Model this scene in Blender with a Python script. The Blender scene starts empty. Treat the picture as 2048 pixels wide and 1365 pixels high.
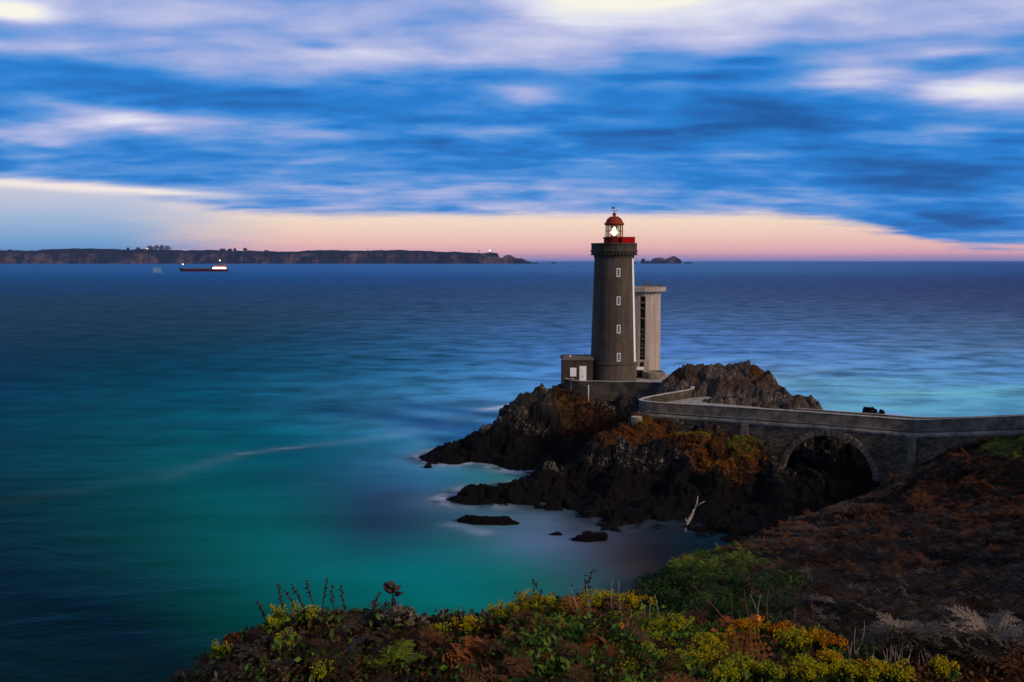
import bpy, bmesh, math, random
import numpy as np
from mathutils import Vector, Matrix, Euler

C = bpy.context.scene.collection
RNG = np.random.default_rng(7)
random.seed(7)
PI = math.pi

# ------------------------------------------------------------------ camera
F = 2000.0            # focal length in photo pixels
CAMZ = 28.0           # eye height above the sea
TH = math.atan((682.5 - 521.5) / F)
ct, st = math.cos(TH), math.sin(TH)

def ray(px, py):
    a = (px - 1024.0) / F
    b = (682.5 - py) / F
    return np.array([a, ct + b * st, -st + b * ct])

def W(px, py, Y):
    """world point seen at a photo pixel at forward distance Y"""
    d = ray(px, py)
    p = d * (Y / d[1])
    return np.array([p[0], Y, p[2] + CAMZ])

def WZ(px, py, z):
    d = ray(px, py)
    t = (z - CAMZ) / d[2]
    return np.array([d[0] * t, d[1] * t, z])

cam = bpy.data.cameras.new("camera")
cam.sensor_width = 36.0
cam.lens = F / 2048.0 * 36.0
cam.clip_start = 0.1
cam.clip_end = 200000.0
camo = bpy.data.objects.new("camera", cam)
C.objects.link(camo)
camo.location = (0, 0, CAMZ)
camo.rotation_euler = (PI / 2 - TH, 0, 0)
bpy.context.scene.camera = camo

# ------------------------------------------------------------------ noise
def h2(ix, iy, seed):
    n = (ix.astype(np.int64) * 374761393 + iy.astype(np.int64) * 668265263 + seed * 1442695041) & 0xFFFFFFFF
    n = ((n ^ (n >> 13)) * 1274126177) & 0xFFFFFFFF
    n = ((n ^ (n >> 16)) * 2246822519) & 0xFFFFFFFF
    return ((n ^ (n >> 15)) & 0xFFFFFF) / float(0xFFFFFF)

def h3(ix, iy, iz, seed):
    return h2(ix.astype(np.int64) + iz.astype(np.int64) * 57931, iy.astype(np.int64) + iz.astype(np.int64) * 1013, seed)

def vn(x, y, seed=0):
    x = np.asarray(x, float); y = np.asarray(y, float)
    ix, iy = np.floor(x), np.floor(y)
    fx, fy = x - ix, y - iy
    fx = fx * fx * (3 - 2 * fx); fy = fy * fy * (3 - 2 * fy)
    a = h2(ix, iy, seed); b = h2(ix + 1, iy, seed); c = h2(ix, iy + 1, seed); d = h2(ix + 1, iy + 1, seed)
    return (a * (1 - fx) + b * fx) * (1 - fy) + (c * (1 - fx) + d * fx) * fy

def fbm(x, y, seed=0, octv=5, gain=0.5):
    s = 0; a = 1; t = 0
    for i in range(octv):
        s = s + a * vn(x * 2 ** i + 17.3 * i, y * 2 ** i - 9.1 * i, seed + i)
        t += a; a *= gain
    return s / t * 2 - 1

def vn3(x, y, z, seed=0):
    ix, iy, iz = np.floor(x), np.floor(y), np.floor(z)
    f = [x - ix, y - iy, z - iz]
    f = [q * q * (3 - 2 * q) for q in f]
    r = 0
    for dx in (0, 1):
        for dy in (0, 1):
            for dz in (0, 1):
                w = (f[0] if dx else 1 - f[0]) * (f[1] if dy else 1 - f[1]) * (f[2] if dz else 1 - f[2])
                r = r + w * h3(ix + dx, iy + dy, iz + dz, seed)
    return r

def fbm3(p, seed=0, octv=4):
    s = 0; a = 1; t = 0
    for i in range(octv):
        s = s + a * vn3(p[:, 0] * 2 ** i + 5.1 * i, p[:, 1] * 2 ** i, p[:, 2] * 2 ** i + 3.3 * i, seed + i)
        t += a; a *= 0.5
    return s / t * 2 - 1

def facets(x, y, cell, seed, tilt=0.6):
    """blocky rock: each voronoi cell is its own tilted plane; returns height offset and edge distance"""
    gx, gy = np.floor(x / cell), np.floor(y / cell)
    bd = np.full(np.shape(x), 1e9); sd = bd.copy(); val = np.zeros(np.shape(x))
    for dx in (-1, 0, 1):
        for dy in (-1, 0, 1):
            cx, cy = gx + dx, gy + dy
            px = (cx + h2(cx, cy, seed)) * cell
            py = (cy + h2(cx, cy, seed + 1)) * cell
            d = np.hypot(x - px, y - py)
            tx = (h2(cx, cy, seed + 2) - .5) * 2 * tilt
            ty = (h2(cx, cy, seed + 3) - .5) * 2 * tilt
            v = (h2(cx, cy, seed + 4) - .5) * cell + tx * (x - px) + ty * (y - py)
            near = d < bd
            sd = np.where(near, bd, np.minimum(sd, d))
            val = np.where(near, v, val)
            bd = np.where(near, d, bd)
    return val, (sd - bd) / cell

def sstep(a, b, x):
    t = np.clip((x - a) / (b - a), 0, 1)
    return t * t * (3 - 2 * t)

def tps(pts, x, y, lam=1e-3):
    pts = np.array(pts, float)
    n = len(pts)
    def U(r2):
        return 0.5 * r2 * np.log(np.maximum(r2, 1e-12))
    d2 = (pts[:, None, 0] - pts[None, :, 0]) ** 2 + (pts[:, None, 1] - pts[None, :, 1]) ** 2
    A = np.zeros((n + 3, n + 3))
    A[:n, :n] = U(d2) + lam * np.eye(n)
    A[:n, n] = 1; A[:n, n + 1:] = pts[:, :2]
    A[n, :n] = 1; A[n + 1:, :n] = pts[:, :2].T
    nv = pts.shape[1] - 2
    b = np.zeros((n + 3, nv)); b[:n] = pts[:, 2:]
    w = np.linalg.solve(A, b)
    x = np.asarray(x, float); y = np.asarray(y, float)
    out = w[n][None] + x.reshape(-1, 1) * w[n + 1][None] + y.reshape(-1, 1) * w[n + 2][None]
    for i in range(n):
        r2 = (x.reshape(-1) - pts[i, 0]) ** 2 + (y.reshape(-1) - pts[i, 1]) ** 2
        out += U(r2)[:, None] * w[i][None]
    return out.reshape(x.shape + (nv,))

# ------------------------------------------------------------------ mesh helpers
def tag(o, label=None, cat=None, group=None, kind=None):
    if label: o['label'] = label
    if cat: o['category'] = cat
    if group: o['group'] = group
    if kind: o['kind'] = kind
    return o

def empty(name, loc, label, cat, group=None):
    o = bpy.data.objects.new(name, None)
    C.objects.link(o)
    o.location = loc
    o.empty_display_size = 0.3
    return tag(o, label, cat, group)

def link(name, me, mats, parent=None, loc=None):
    if not isinstance(mats, (list, tuple)): mats = [mats]
    for m in mats: me.materials.append(m)
    o = bpy.data.objects.new(name, me)
    C.objects.link(o)
    if parent is not None:
        o.parent = parent
        T = parent.location.copy() if parent.parent is None else Vector((0, 0, 0))   # parts are modelled in place
        if loc is None:
            o.matrix_parent_inverse = Matrix.Translation(-T)
    if loc is not None: o.location = loc
    return o

def fastmesh(name, V, Fc, smooth=False, attrs=None, uv=None):
    """V (n,3), Fc (m,k) constant k"""
    V = np.ascontiguousarray(V, np.float32); Fc = np.ascontiguousarray(Fc, np.int32)
    me = bpy.data.meshes.new(name)
    n, (m, k) = len(V), Fc.shape
    me.vertices.add(n); me.vertices.foreach_set('co', V.ravel())
    me.loops.add(m * k); me.loops.foreach_set('vertex_index', Fc.ravel())
    me.polygons.add(m)
    me.polygons.foreach_set('loop_start', np.arange(0, m * k, k, dtype=np.int32))
    me.polygons.foreach_set('loop_total', np.full(m, k, np.int32))
    if smooth: me.polygons.foreach_set('use_smooth', np.ones(m, bool))
    for an, (typ, dom, arr) in (attrs or {}).items():
        a = me.attributes.new(an, typ, dom)
        a.data.foreach_set('color' if typ == 'FLOAT_COLOR' else 'value', np.ascontiguousarray(arr, np.float32).ravel())
    if uv is not None:
        l = me.uv_layers.new(name='UVMap')
        l.data.foreach_set('uv', np.ascontiguousarray(uv, np.float32)[Fc.ravel()].ravel())
    me.update(calc_edges=True)
    me.validate()
    return me

class MB:
    """collects shapes for ONE mesh object"""
    def __init__(s): s.v = []; s.f = []; s.uv = []; s.mi = []; s.sm = []
    def add(s, vs, fs, uv=None, mi=0, sm=False):
        b = len(s.v)
        s.v += [tuple(map(float, q)) for q in vs]
        s.uv += [tuple(map(float, q)) for q in uv] if uv is not None else [(q[0], q[2]) for q in vs]
        for f in fs:
            s.f.append(tuple(b + i for i in f)); s.mi.append(mi); s.sm.append(sm)
        return s
    def box(s, c, d, ax=0.0, mi=0):
        """centre, full sizes, rotation about z"""
        x, y, z = d[0] / 2, d[1] / 2, d[2] / 2
        ca, sa = math.cos(ax), math.sin(ax)
        vs = []
        for sz in (-1, 1):
            for (qx, qy) in ((-1, -1), (1, -1), (1, 1), (-1, 1)):
                lx, ly = qx * x, qy * y
                vs.append((c[0] + lx * ca - ly * sa, c[1] + lx * sa + ly * ca, c[2] + sz * z))
        fs = [(3, 2, 1, 0), (4, 5, 6, 7), (0, 1, 5, 4), (1, 2, 6, 5), (2, 3, 7, 6), (3, 0, 4, 7)]
        return s.add(vs, fs, mi=mi)
    def lathe(s, prof, c, n=48, mi=0, a0=0.0, a1=2 * PI, cap=True, sm=True, mif=None):
        full = abs(a1 - a0 - 2 * PI) < 1e-6
        m = n if full else n + 1
        vs = []; uv = []
        for (r, z) in prof:
            for i in range(m):
                a = a0 + (a1 - a0) * i / n
                vs.append((c[0] + r * math.cos(a), c[1] + r * math.sin(a), c[2] + z)); uv.append((r * a, z))
        fs = []; k = len(prof)
        b = len(s.v)
        s.v += vs; s.uv += uv
        for j in range(k - 1):
            for i in range(n):
                i2 = (i + 1) % m
                s.f.append((b + j * m + i, b + j * m + i2, b + (j + 1) * m + i2, b + (j + 1) * m + i))
                am = a0 + (a1 - a0) * (i + .5) / n
                s.mi.append(mif(am, j) if mif else mi); s.sm.append(sm)
        if cap and full:
            s.f.append(tuple(b + (k - 1) * m + i for i in range(m))); s.mi.append(mi); s.sm.append(False)
            s.f.append(tuple(b + i for i in reversed(range(m)))); s.mi.append(mi); s.sm.append(False)
        return s
    def tube(s, pts, r, n=6, mi=0):
        pts = [Vector(p) for p in pts]
        if not isinstance(r, (list, tuple)): r = [r] * len(pts)
        vs = []; 
        for i, p in enumerate(pts):
            t = (pts[min(i + 1, len(pts) - 1)] - pts[max(i - 1, 0)]).normalized()
            up = Vector((0, 0, 1)) if abs(t.z) < .9 else Vector((1, 0, 0))
            a = t.cross(up).normalized(); b2 = t.cross(a)
            for k in range(n):
                q = 2 * PI * k / n
                vs.append(p + (a * math.cos(q) + b2 * math.sin(q)) * r[i])
        fs = []
        for i in range(len(pts) - 1):
            for k in range(n):
                k2 = (k + 1) % n
                fs.append((i * n + k, i * n + k2, (i + 1) * n + k2, (i + 1) * n + k))
        fs.append(tuple(range(n - 1, -1, -1))); fs.append(tuple((len(pts) - 1) * n + k for k in range(n)))
        return s.add(vs, fs, mi=mi, sm=True)
    def mesh(s, name):
        me = bpy.data.meshes.new(name)
        me.from_pydata(s.v, [], s.f)
        me.polygons.foreach_set('material_index', s.mi)
        me.polygons.foreach_set('use_smooth', s.sm)
        l = me.uv_layers.new(name='UVMap')
        idx = np.zeros(len(me.loops), np.int32); me.loops.foreach_get('vertex_index', idx)
        l.data.foreach_set('uv', np.array(s.uv, np.float32)[idx].ravel())
        me.update()
        return me
    def build(s, name, mats, parent=None, loc=None):
        return link(name, s.mesh(name), mats, parent, loc)

# ------------------------------------------------------------------ node helpers
class N:
    """socket wrapper with arithmetic"""
    def __init__(s, nt, sock): s.nt = nt; s.s = sock
    def _m(s, op, *o, clamp=False):
        n = s.nt.nodes.new('ShaderNodeMath'); n.operation = op; n.use_clamp = clamp
        for i, q in enumerate((s,) + o):
            if isinstance(q, N): s.nt.links.new(q.s, n.inputs[i])
            else: n.inputs[i].default_value = float(q)
        return N(s.nt, n.outputs[0])
    def __add__(s, o): return s._m('ADD', o)
    def __radd__(s, o): return s._m('ADD', o)
    def __sub__(s, o): return s._m('SUBTRACT', o)
    def __rsub__(s, o): return (s * -1.0) + o
    def __mul__(s, o): return s._m('MULTIPLY', o)
    def __rmul__(s, o): return s._m('MULTIPLY', o)
    def __truediv__(s, o): return s._m('DIVIDE', o)
    def pw(s, o): return s._m('POWER', o)
    def mx(s, o): return s._m('MAXIMUM', o)
    def mn(s, o): return s._m('MINIMUM', o)
    def abs(s): return s._m('ABSOLUTE')
    def exp(s): return s._m('EXPONENT')
    def clamp(s): return s._m('ADD', 0.0, clamp=True)
    def ss(s, a, b, lo=0.0, hi=1.0):
        n = s.nt.nodes.new('ShaderNodeMapRange'); n.interpolation_type = 'SMOOTHSTEP'
        s.nt.links.new(s.s, n.inputs[0])
        for i, q in ((1, a), (2, b)):
            if isinstance(q, N): s.nt.links.new(q.s, n.inputs[i])
            else: n.inputs[i].default_value = q
        n.inputs[3].default_value = lo; n.inputs[4].default_value = hi
        return N(s.nt, n.outputs[0])

def mixc(nt, f, a, b, mode='MIX'):
    n = nt.nodes.new('ShaderNodeMix'); n.data_type = 'RGBA'; n.blend_type = mode
    for sock, q in ((n.inputs[0], f), (n.inputs[6], a), (n.inputs[7], b)):
        if isinstance(q, N): nt.links.new(q.s, sock)
        elif isinstance(q, (int, float)): sock.default_value = q
        else: sock.default_value = (q[0], q[1], q[2], 1)
    return N(nt, n.outputs[2])

def srgb(r, g, b):
    f = lambda c: (c / 255 / 12.92) if c / 255 <= .04045 else ((c / 255 + .055) / 1.055) ** 2.4
    return (f(r), f(g), f(b))

def ramp(nt, f, stops):
    n = nt.nodes.new('ShaderNodeValToRGB')
    e = n.color_ramp.elements
    while len(e) < len(stops): e.new(.5)
    for i, (p, c) in enumerate(stops):
        e[i].position = p; e[i].color = (c[0], c[1], c[2], 1)
    nt.links.new(f.s, n.inputs[0])
    return N(nt, n.outputs[0])

def noise(nt, vec, scale, detail=4, rough=.5, dist=0.0, mapping=None):
    n = nt.nodes.new('ShaderNodeTexNoise')
    n.inputs['Scale'].default_value = scale; n.inputs['Detail'].default_value = detail
    n.inputs['Roughness'].default_value = rough; n.inputs['Distortion'].default_value = dist
    if vec is not None:
        if mapping:
            mp = nt.nodes.new('ShaderNodeMapping'); mp.inputs['Scale'].default_value = mapping
            nt.links.new(vec.s, mp.inputs[0]); nt.links.new(mp.outputs[0], n.inputs[0])
        else: nt.links.new(vec.s, n.inputs[0])
    return N(nt, n.outputs[0])

def newmat(name):
    m = bpy.data.materials.new(name); m.use_nodes = True
    nt = m.node_tree
    for n in list(nt.nodes): nt.nodes.remove(n)
    out = nt.nodes.new('ShaderNodeOutputMaterial')
    b = nt.nodes.new('ShaderNodeBsdfPrincipled')
    b.inputs['Specular IOR Level'].default_value = .08
    nt.links.new(b.outputs[0], out.inputs[0])
    return m, nt, b, out

def geo(nt, o='Position'):
    g = nt.nodes.new('ShaderNodeNewGeometry'); return N(nt, g.outputs[o])
def texco(nt, o='Object'):
    g = nt.nodes.new('ShaderNodeTexCoord'); return N(nt, g.outputs[o])
def xyz(nt, v):
    n = nt.nodes.new('ShaderNodeSeparateXYZ'); nt.links.new(v.s, n.inputs[0])
    return [N(nt, n.outputs[i]) for i in range(3)]
def comb(nt, x, y, z):
    n = nt.nodes.new('ShaderNodeCombineXYZ')
    for i, q in enumerate((x, y, z)):
        if isinstance(q, N): nt.links.new(q.s, n.inputs[i])
        else: n.inputs[i].default_value = q
    return N(nt, n.outputs[0])
def attr(nt, name, out='Fac'):
    n = nt.nodes.new('ShaderNodeAttribute'); n.attribute_name = name; return N(nt, n.outputs[out])
def bump(nt, b, h, dist, strength=1.0):
    n = nt.nodes.new('ShaderNodeBump'); n.inputs['Distance'].default_value = dist; n.inputs['Strength'].default_value = strength
    nt.links.new(h.s, n.inputs['Height']); nt.links.new(n.outputs[0], b.inputs['Normal'])
def setc(nt, b, col):
    if isinstance(col, N): nt.links.new(col.s, b.inputs['Base Color'])
    else: b.inputs['Base Color'].default_value = (*col, 1)

def plain(name, col, rough=.7, metal=0.0, var=.25, scale=3.0, bumpd=0.0):
    m, nt, b, _ = newmat(name)
    P = geo(nt)
    n = noise(nt, P, scale, 5, .6)
    c = mixc(nt, n.ss(.3, .7), tuple(q * (1 - var) for q in col), tuple(min(1, q * (1 + var)) for q in col))
    setc(nt, b, c)
    b.inputs['Roughness'].default_value = rough; b.inputs['Metallic'].default_value = metal
    if bumpd: bump(nt, b, noise(nt, P, scale * 4, 4), bumpd)
    return m

def emit(name, col, strength):
    m, nt, b, out = newmat(name)
    e = nt.nodes.new('ShaderNodeEmission'); e.inputs[0].default_value = (*col, 1); e.inputs[1].default_value = strength
    nt.links.new(e.outputs[0], out.inputs[0]); nt.nodes.remove(b)
    return m

M = {}
# granite tower: mottled with vertical rain streaks
def granite(name, col, streak=.55, courses=True):
    m, nt, b, _ = newmat(name)
    P = geo(nt)
    n1 = noise(nt, P, .35, 5, .6)
    n2 = noise(nt, P, 1.0, 5, .65, mapping=(2.2, 2.2, .09))
    n3 = noise(nt, P, 9.0, 4, .6)
    c = mixc(nt, n2.ss(.33, .68), tuple(q * (1 - streak * .75) for q in col), tuple(q * 1.15 for q in col))
    c = mixc(nt, n1.ss(.42, .66) * .5, c, (col[0] * .75, col[1] * .62, col[2] * .5))
    c = mixc(nt, n3.ss(.45, .8) * .35, c, tuple(q * 1.6 for q in col))
    if courses:
        br = nt.nodes.new('ShaderNodeTexBrick')
        nt.links.new(texco(nt, 'UV').s, br.inputs['Vector'])
        br.inputs['Scale'].default_value = 1.0; br.inputs['Brick Width'].default_value = .9; br.inputs['Row Height'].default_value = .42
        br.inputs['Mortar Size'].default_value = .018; br.inputs['Mortar Smooth'].default_value = .3
        br.inputs['Color1'].default_value = (1, 1, 1, 1); br.inputs['Color2'].default_value = (.74, .72, .7, 1); br.inputs['Mortar'].default_value = (.55, .53, .5, 1)
        c = mixc(nt, .55, c, N(nt, br.outputs['Color']), 'MULTIPLY')
    setc(nt, b, c); b.inputs['Roughness'].default_value = .85
    bump(nt, b, n3 + n2 * .4, .03)
    return m
M['granite'] = granite('granite', (.098, .080, .067))
M['granite_dark'] = granite('granite_dark', (.085, .074, .062))
M['annex_stone'] = granite('annex_stone', (.07, .055, .046))
M['white_paint'] = plain('white_paint', (.78, .78, .78), .6, var=.06, scale=1.2)
M['window_dark'] = plain('window_dark', (.012, .012, .014), .15, var=.2)
M['slot_window'] = plain('slot_window', (.035, .031, .029), .3, var=.5, scale=.8)
M['red_metal'] = plain('red_metal', (.2, .022, .013), .45, var=.3, scale=2)
M['red_bright'] = plain('red_bright', (.45, .004, .006), .5, var=.15, scale=2)
M['dome_red'] = plain('dome_red', (.25, .04, .02), .5, var=.25, scale=3)
M['iron'] = plain('iron', (.03, .028, .03), .5, var=.3)
M['concrete_tower'] = granite('concrete_tower', (.40, .335, .30), streak=.5, courses=False)
M['concrete_dark'] = granite('concrete_dark', (.15, .13, .115), streak=.4, courses=False)
M['road'] = plain('road', (.34, .32, .30), .9, var=.35, scale=1.1, bumpd=.02)
M['brown_paint'] = plain('brown_paint', (.06, .03, .025), .6)
M['lamp_glow'] = emit('lamp_glow', (1.0, .72, .34), 28.0)

def parapet_mat(name, col, lich=.6):
    m, nt, b, _ = newmat(name)
    P = geo(nt)
    n1 = noise(nt, P, .8, 6, .65); n3 = noise(nt, P, 5.0, 5, .7); n4 = noise(nt, P, 2.4, 3, .6)
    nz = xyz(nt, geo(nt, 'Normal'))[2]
    c = mixc(nt, n1.ss(.35, .68), tuple(q * .5 for q in col), tuple(q * 1.25 for q in col))
    c = mixc(nt, n3.ss(.58, .7) * lich, c, (.42, .39, .34))
    c = mixc(nt, n4.ss(.6, .75) * .8, c, (.035, .032, .028))
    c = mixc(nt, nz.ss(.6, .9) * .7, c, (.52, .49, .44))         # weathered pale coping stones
    uvx, uvy, _z = xyz(nt, texco(nt, 'UV'))
    j = noise(nt, comb(nt, uvx * 1.6, uvy * .12, 0.0), 1.0, 2)
    c = mixc(nt, j.ss(.6, .72) * .35, c, (.03, .028, .025))       # vertical drip stains
    setc(nt, b, c); b.inputs['Roughness'].default_value = .9
    bump(nt, b, n3, .04)
    return m
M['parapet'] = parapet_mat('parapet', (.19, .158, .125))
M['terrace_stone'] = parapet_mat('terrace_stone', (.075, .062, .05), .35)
M['string'] = parapet_mat('string_stone', (.36, .31, .255), .9)

def masonry(name, col):
    m, nt, b, _ = newmat(name)
    uv = texco(nt, 'UV')
    wob = noise(nt, uv, .8, 3)
    ux, uy, _z = xyz(nt, uv)
    v = comb(nt, ux + wob * .5, uy + wob * .3, 0.0)
    br = nt.nodes.new('ShaderNodeTexBrick'); nt.links.new(v.s, br.inputs['Vector'])
    br.inputs['Scale'].default_value = 1.0; br.inputs['Brick Width'].default_value = .55; br.inputs['Row Height'].default_value = .2
    br.inputs['Mortar Size'].default_value = .022; br.inputs['Mortar Smooth'].default_value = .4; br.inputs['Bias'].default_value = -.2
    br.inputs['Color1'].default_value = (*[q * .55 for q in col], 1); br.inputs['Color2'].default_value = (*[q * 1.5 for q in col], 1)
    br.inputs['Mortar'].default_value = (*[q * .35 for q in col], 1)
    n1 = noise(nt, uv, .5, 5, .65); n2 = noise(nt, uv, 4.0, 4, .7)
    c = N(nt, br.outputs['Color'])
    c = mixc(nt, n1.ss(.45, .7) * .7, c, (.018, .016, .014))
    c = mixc(nt, n2.ss(.62, .75) * .6, c, (.3, .27, .24))
    setc(nt, b, c); b.inputs['Roughness'].default_value = .95
    bump(nt, b, N(nt, br.outputs['Fac']) * -1.0 + n2 * .5, .05)
    return m
M['masonry'] = masonry('masonry', (.16, .128, .098))
M['voussoir'] = parapet_mat('voussoir', (.17, .142, .115), .5)

def rock_mat(name, low, high, lich, zlo=1.5, zhi=6.5):
    """sea rock: black tidal zone below, brown-grey lichen-spotted stone above, heather mask from 'veg'"""
    m, nt, b, _ = newmat(name)
    P = geo(nt); z = xyz(nt, P)[2]
    n1 = noise(nt, P, .45, 6, .65); n2 = noise(nt, P, 2.2, 6, .7); n3 = noise(nt, P, 7.0, 4, .7)
    k = (z + n1 * 5.0 - 2.5).ss(zlo, zhi)
    c = mixc(nt, k, low, high)
    c = mixc(nt, n2.ss(.4, .65) * .6, c, tuple(q * .35 for q in high))
    kl = (z + n1 * 6.0 - 3.0).ss(2.6, 5.0)
    n4 = noise(nt, P, 3.4, 5, .75, mapping=(1, 1, .6))
    n5 = noise(nt, P, .28, 3, .5)
    c = mixc(nt, (n4 * .75 + n1 * .35).ss(.555, .68) * n5.ss(.38, .56) * kl * lich, c, (.33, .28, .24))
    nn = noise(nt, P, .6, 5, .6)
    vc = ramp(nt, nn, [(.3, (.02, .010, .005)), (.45, (.05, .020, .006)), (.56, (.10, .036, .008)), (.7, (.07, .05, .010))])
    c = mixc(nt, attr(nt, 'veg').clamp(), c, vc)
    setc(nt, b, c)
    b.inputs['Roughness'].default_value = .8
    bump(nt, b, n2 * 1.4 + n3 * .6, .30)
    return m
M['rock'] = rock_mat('rock', (.0035, .003, .0028), (.042, .034, .029), 1.0, 3.2, 8.5)
M['rock_pale'] = rock_mat('rock_pale', (.02, .017, .015), (.085, .068, .057), .8, 3, 8)
M['rock_wet'] = rock_mat('rock_wet', (.005, .0045, .004), (.016, .014, .012), .15, 2, 7)

# ------------------------------------------------------------------ world: dusk sky with streaky cloud deck
SUN_DIR = Vector((0.76, -0.53, 0.40)).normalized()
SUN_EL = math.asin(SUN_DIR.z); SUN_AZ = math.atan2(SUN_DIR.x, SUN_DIR.y)
w = bpy.data.worlds.new("World"); bpy.context.scene.world = w; w.use_nodes = True
nt = w.node_tree
for n in list(nt.nodes): nt.nodes.remove(n)
D = texco(nt, 'Generated')
dx, dy, dz = xyz(nt, D)
hor = (dx * dx + dy * dy)._m('SQRT')
dyp = dy.mx(0.02)
u = (dx / dyp).mx(-3.0).mn(3.0)               # bearing
v = dz.mx(0.0) / hor.mx(.05)                  # slope above the horizon
v = v.mn(4.0)
den = v + .12
cp = comb(nt, dx / hor / den, dy / hor / den, 0.0)
big = noise(nt, cp, 1.0, 3, .5, .4, mapping=(.7, 1.3, 1))
mid = noise(nt, cp, 1.0, 4, .5, .4, mapping=(1.7, 3.0, 1))
fine = noise(nt, cp, 1.0, 5, .55, .3, mapping=(3.4, 10.0, 1))
bil = noise(nt, cp, 1.0, 5, .5, .2, mapping=(4.2, 5.0, 1))
f = (big - .5) * .38 + (mid - .5) * .44 + (fine - .5) * .045 + (bil - .5) * .22
f = f + .445 + v.ss(.155, .225) * .165 + v.ss(.105, .05) * .10
def gauss(u0, v0, su, sv, a):
    du = (u - u0) / su; dv = (v - v0) / sv
    g = ((du * du + dv * dv) * -1.0).exp()
    return g * a * dy.ss(0, .2)
def uv_(px, py): return (px - 1024) / F, (521.5 - py) / F
sp = None
for px, py, sx, sy, a in [(1290, -5, 230, 42, .40), (1180, 60, 200, 70, .10), (1720, 25, 340, 55, .20), (1960, 222, 150, 32, .46), (1690, 185, 110, 26, .36), (1860, 148, 110, 9, .16),
                          (40, 84, 90, 18, .46), (250, 262, 170, 26, .27), (60, 305, 110, 22, .16), (960, 262, 240, 18, .13), (1060, 195, 60, 18, .12), (1420, 97, 150, 11, .12), (760, 130, 260, 30, .08), (1880, 285, 130, 16, .14),
                          (1450, 250, 330, 42, -.15), (1320, 165, 260, 10, -.12), (1490, 140, 80, 9, -.16), (1800, 355, 360, 50, -.16), (560, 215, 320, 30, -.07), (150, 352, 260, 24, -.09), (640, 110, 55, 9, -.14), (1700, 120, 200, 9, -.08), (200, 175, 170, 14, -.10), (1950, 450, 190, 34, -.2)]:
    u0, v0 = uv_(px, py)
    g = gauss(u0, v0, sx / F, sy / F, a)
    sp = g if sp is None else sp + g
f = f + sp * (mid * .9 + .5)
cl = ramp(nt, f, [(.28, srgb(22, 90, 165)), (.41, srgb(34, 128, 214)), (.50, srgb(88, 150, 222)), (.59, srgb(148, 170, 227)),
                  (.68, srgb(190, 195, 234)), (.80, srgb(226, 228, 246)), (.97, srgb(255, 251, 238))])
# clear band under the deck
bandR = ramp(nt, v * 20.0, [(0.0, srgb(140, 146, 212)), (.05, srgb(214, 172, 204)), (.14, srgb(248, 182, 190)), (.40, srgb(252, 204, 190)), (.75, srgb(255, 226, 202)), (1, srgb(250, 226, 216))])
bandL = ramp(nt, v * 14.0, [(0.0, srgb(88, 140, 205)), (.25, srgb(120, 170, 218)), (.55, srgb(165, 188, 222)), (.74, srgb(192, 200, 224)), (1, srgb(206, 206, 224))])
un = u + (mid - .5) * .1
band = mixc(nt, un.ss(-.42, -.20), bandL, bandR)
edge = .043 + u.ss(.24, .50) * -.034 + u.ss(-.24, -.46) * .025 + (mid - .5) * (.008 + u.ss(.2, .4) * .022) + (fine - .5) * .008
deck = (v - edge).ss(-.004, .0095)
col = mixc(nt, deck, band, cl)
stv = (v - (.0655 + (u + .4) * -.03 + (fine - .5) * .004)) / .0042
col = mixc(nt, (((stv * stv) * -1.0).exp() * u.ss(-.22, -.36) * dy.ss(0, .2) * .95).clamp(), col, srgb(255, 240, 234))
# sky outside the picture: overcast lavender overhead, warm afterglow behind the viewer on the right
up = v.ss(.35, 1.2)
col = mixc(nt, up * .85, col, (.085, .085, .095))
back = (dx * .75 - dy * .66).ss(-.15, .9)
col = mixc(nt, back, col, mixc(nt, v.ss(.0, 1.2), (.11, .075, .058), (.07, .062, .058)))
low = dz.ss(-.12, -.01)
col = mixc(nt, low, (.02, .05, .08), col)
bg = nt.nodes.new('ShaderNodeBackground'); nt.links.new(col.s, bg.inputs[0]); bg.inputs[1].default_value = 1.0
sky = nt.nodes.new('ShaderNodeTexSky'); sky.sky_type = 'NISHITA'; sky.sun_disc = False
sky.sun_elevation = SUN_EL; sky.sun_rotation = SUN_AZ
bg2 = nt.nodes.new('ShaderNodeBackground'); nt.links.new(sky.outputs[0], bg2.inputs[0]); bg2.inputs[1].default_value = .05
ms = nt.nodes.new('ShaderNodeMixShader'); ms.inputs[0].default_value = .06
nt.links.new(bg.outputs[0], ms.inputs[1]); nt.links.new(bg2.outputs[0], ms.inputs[2])
wo = nt.nodes.new('ShaderNodeOutputWorld'); nt.links.new(ms.outputs[0], wo.inputs[0])

sun = bpy.data.lights.new('sun', 'SUN'); sun.energy = 2.8; sun.angle = math.radians(10); sun.color = (1.0, .80, .66)
suno = bpy.data.objects.new('sun', sun); C.objects.link(suno)
suno.rotation_euler = SUN_DIR.to_track_quat('Z', 'Y').to_euler()

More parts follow.
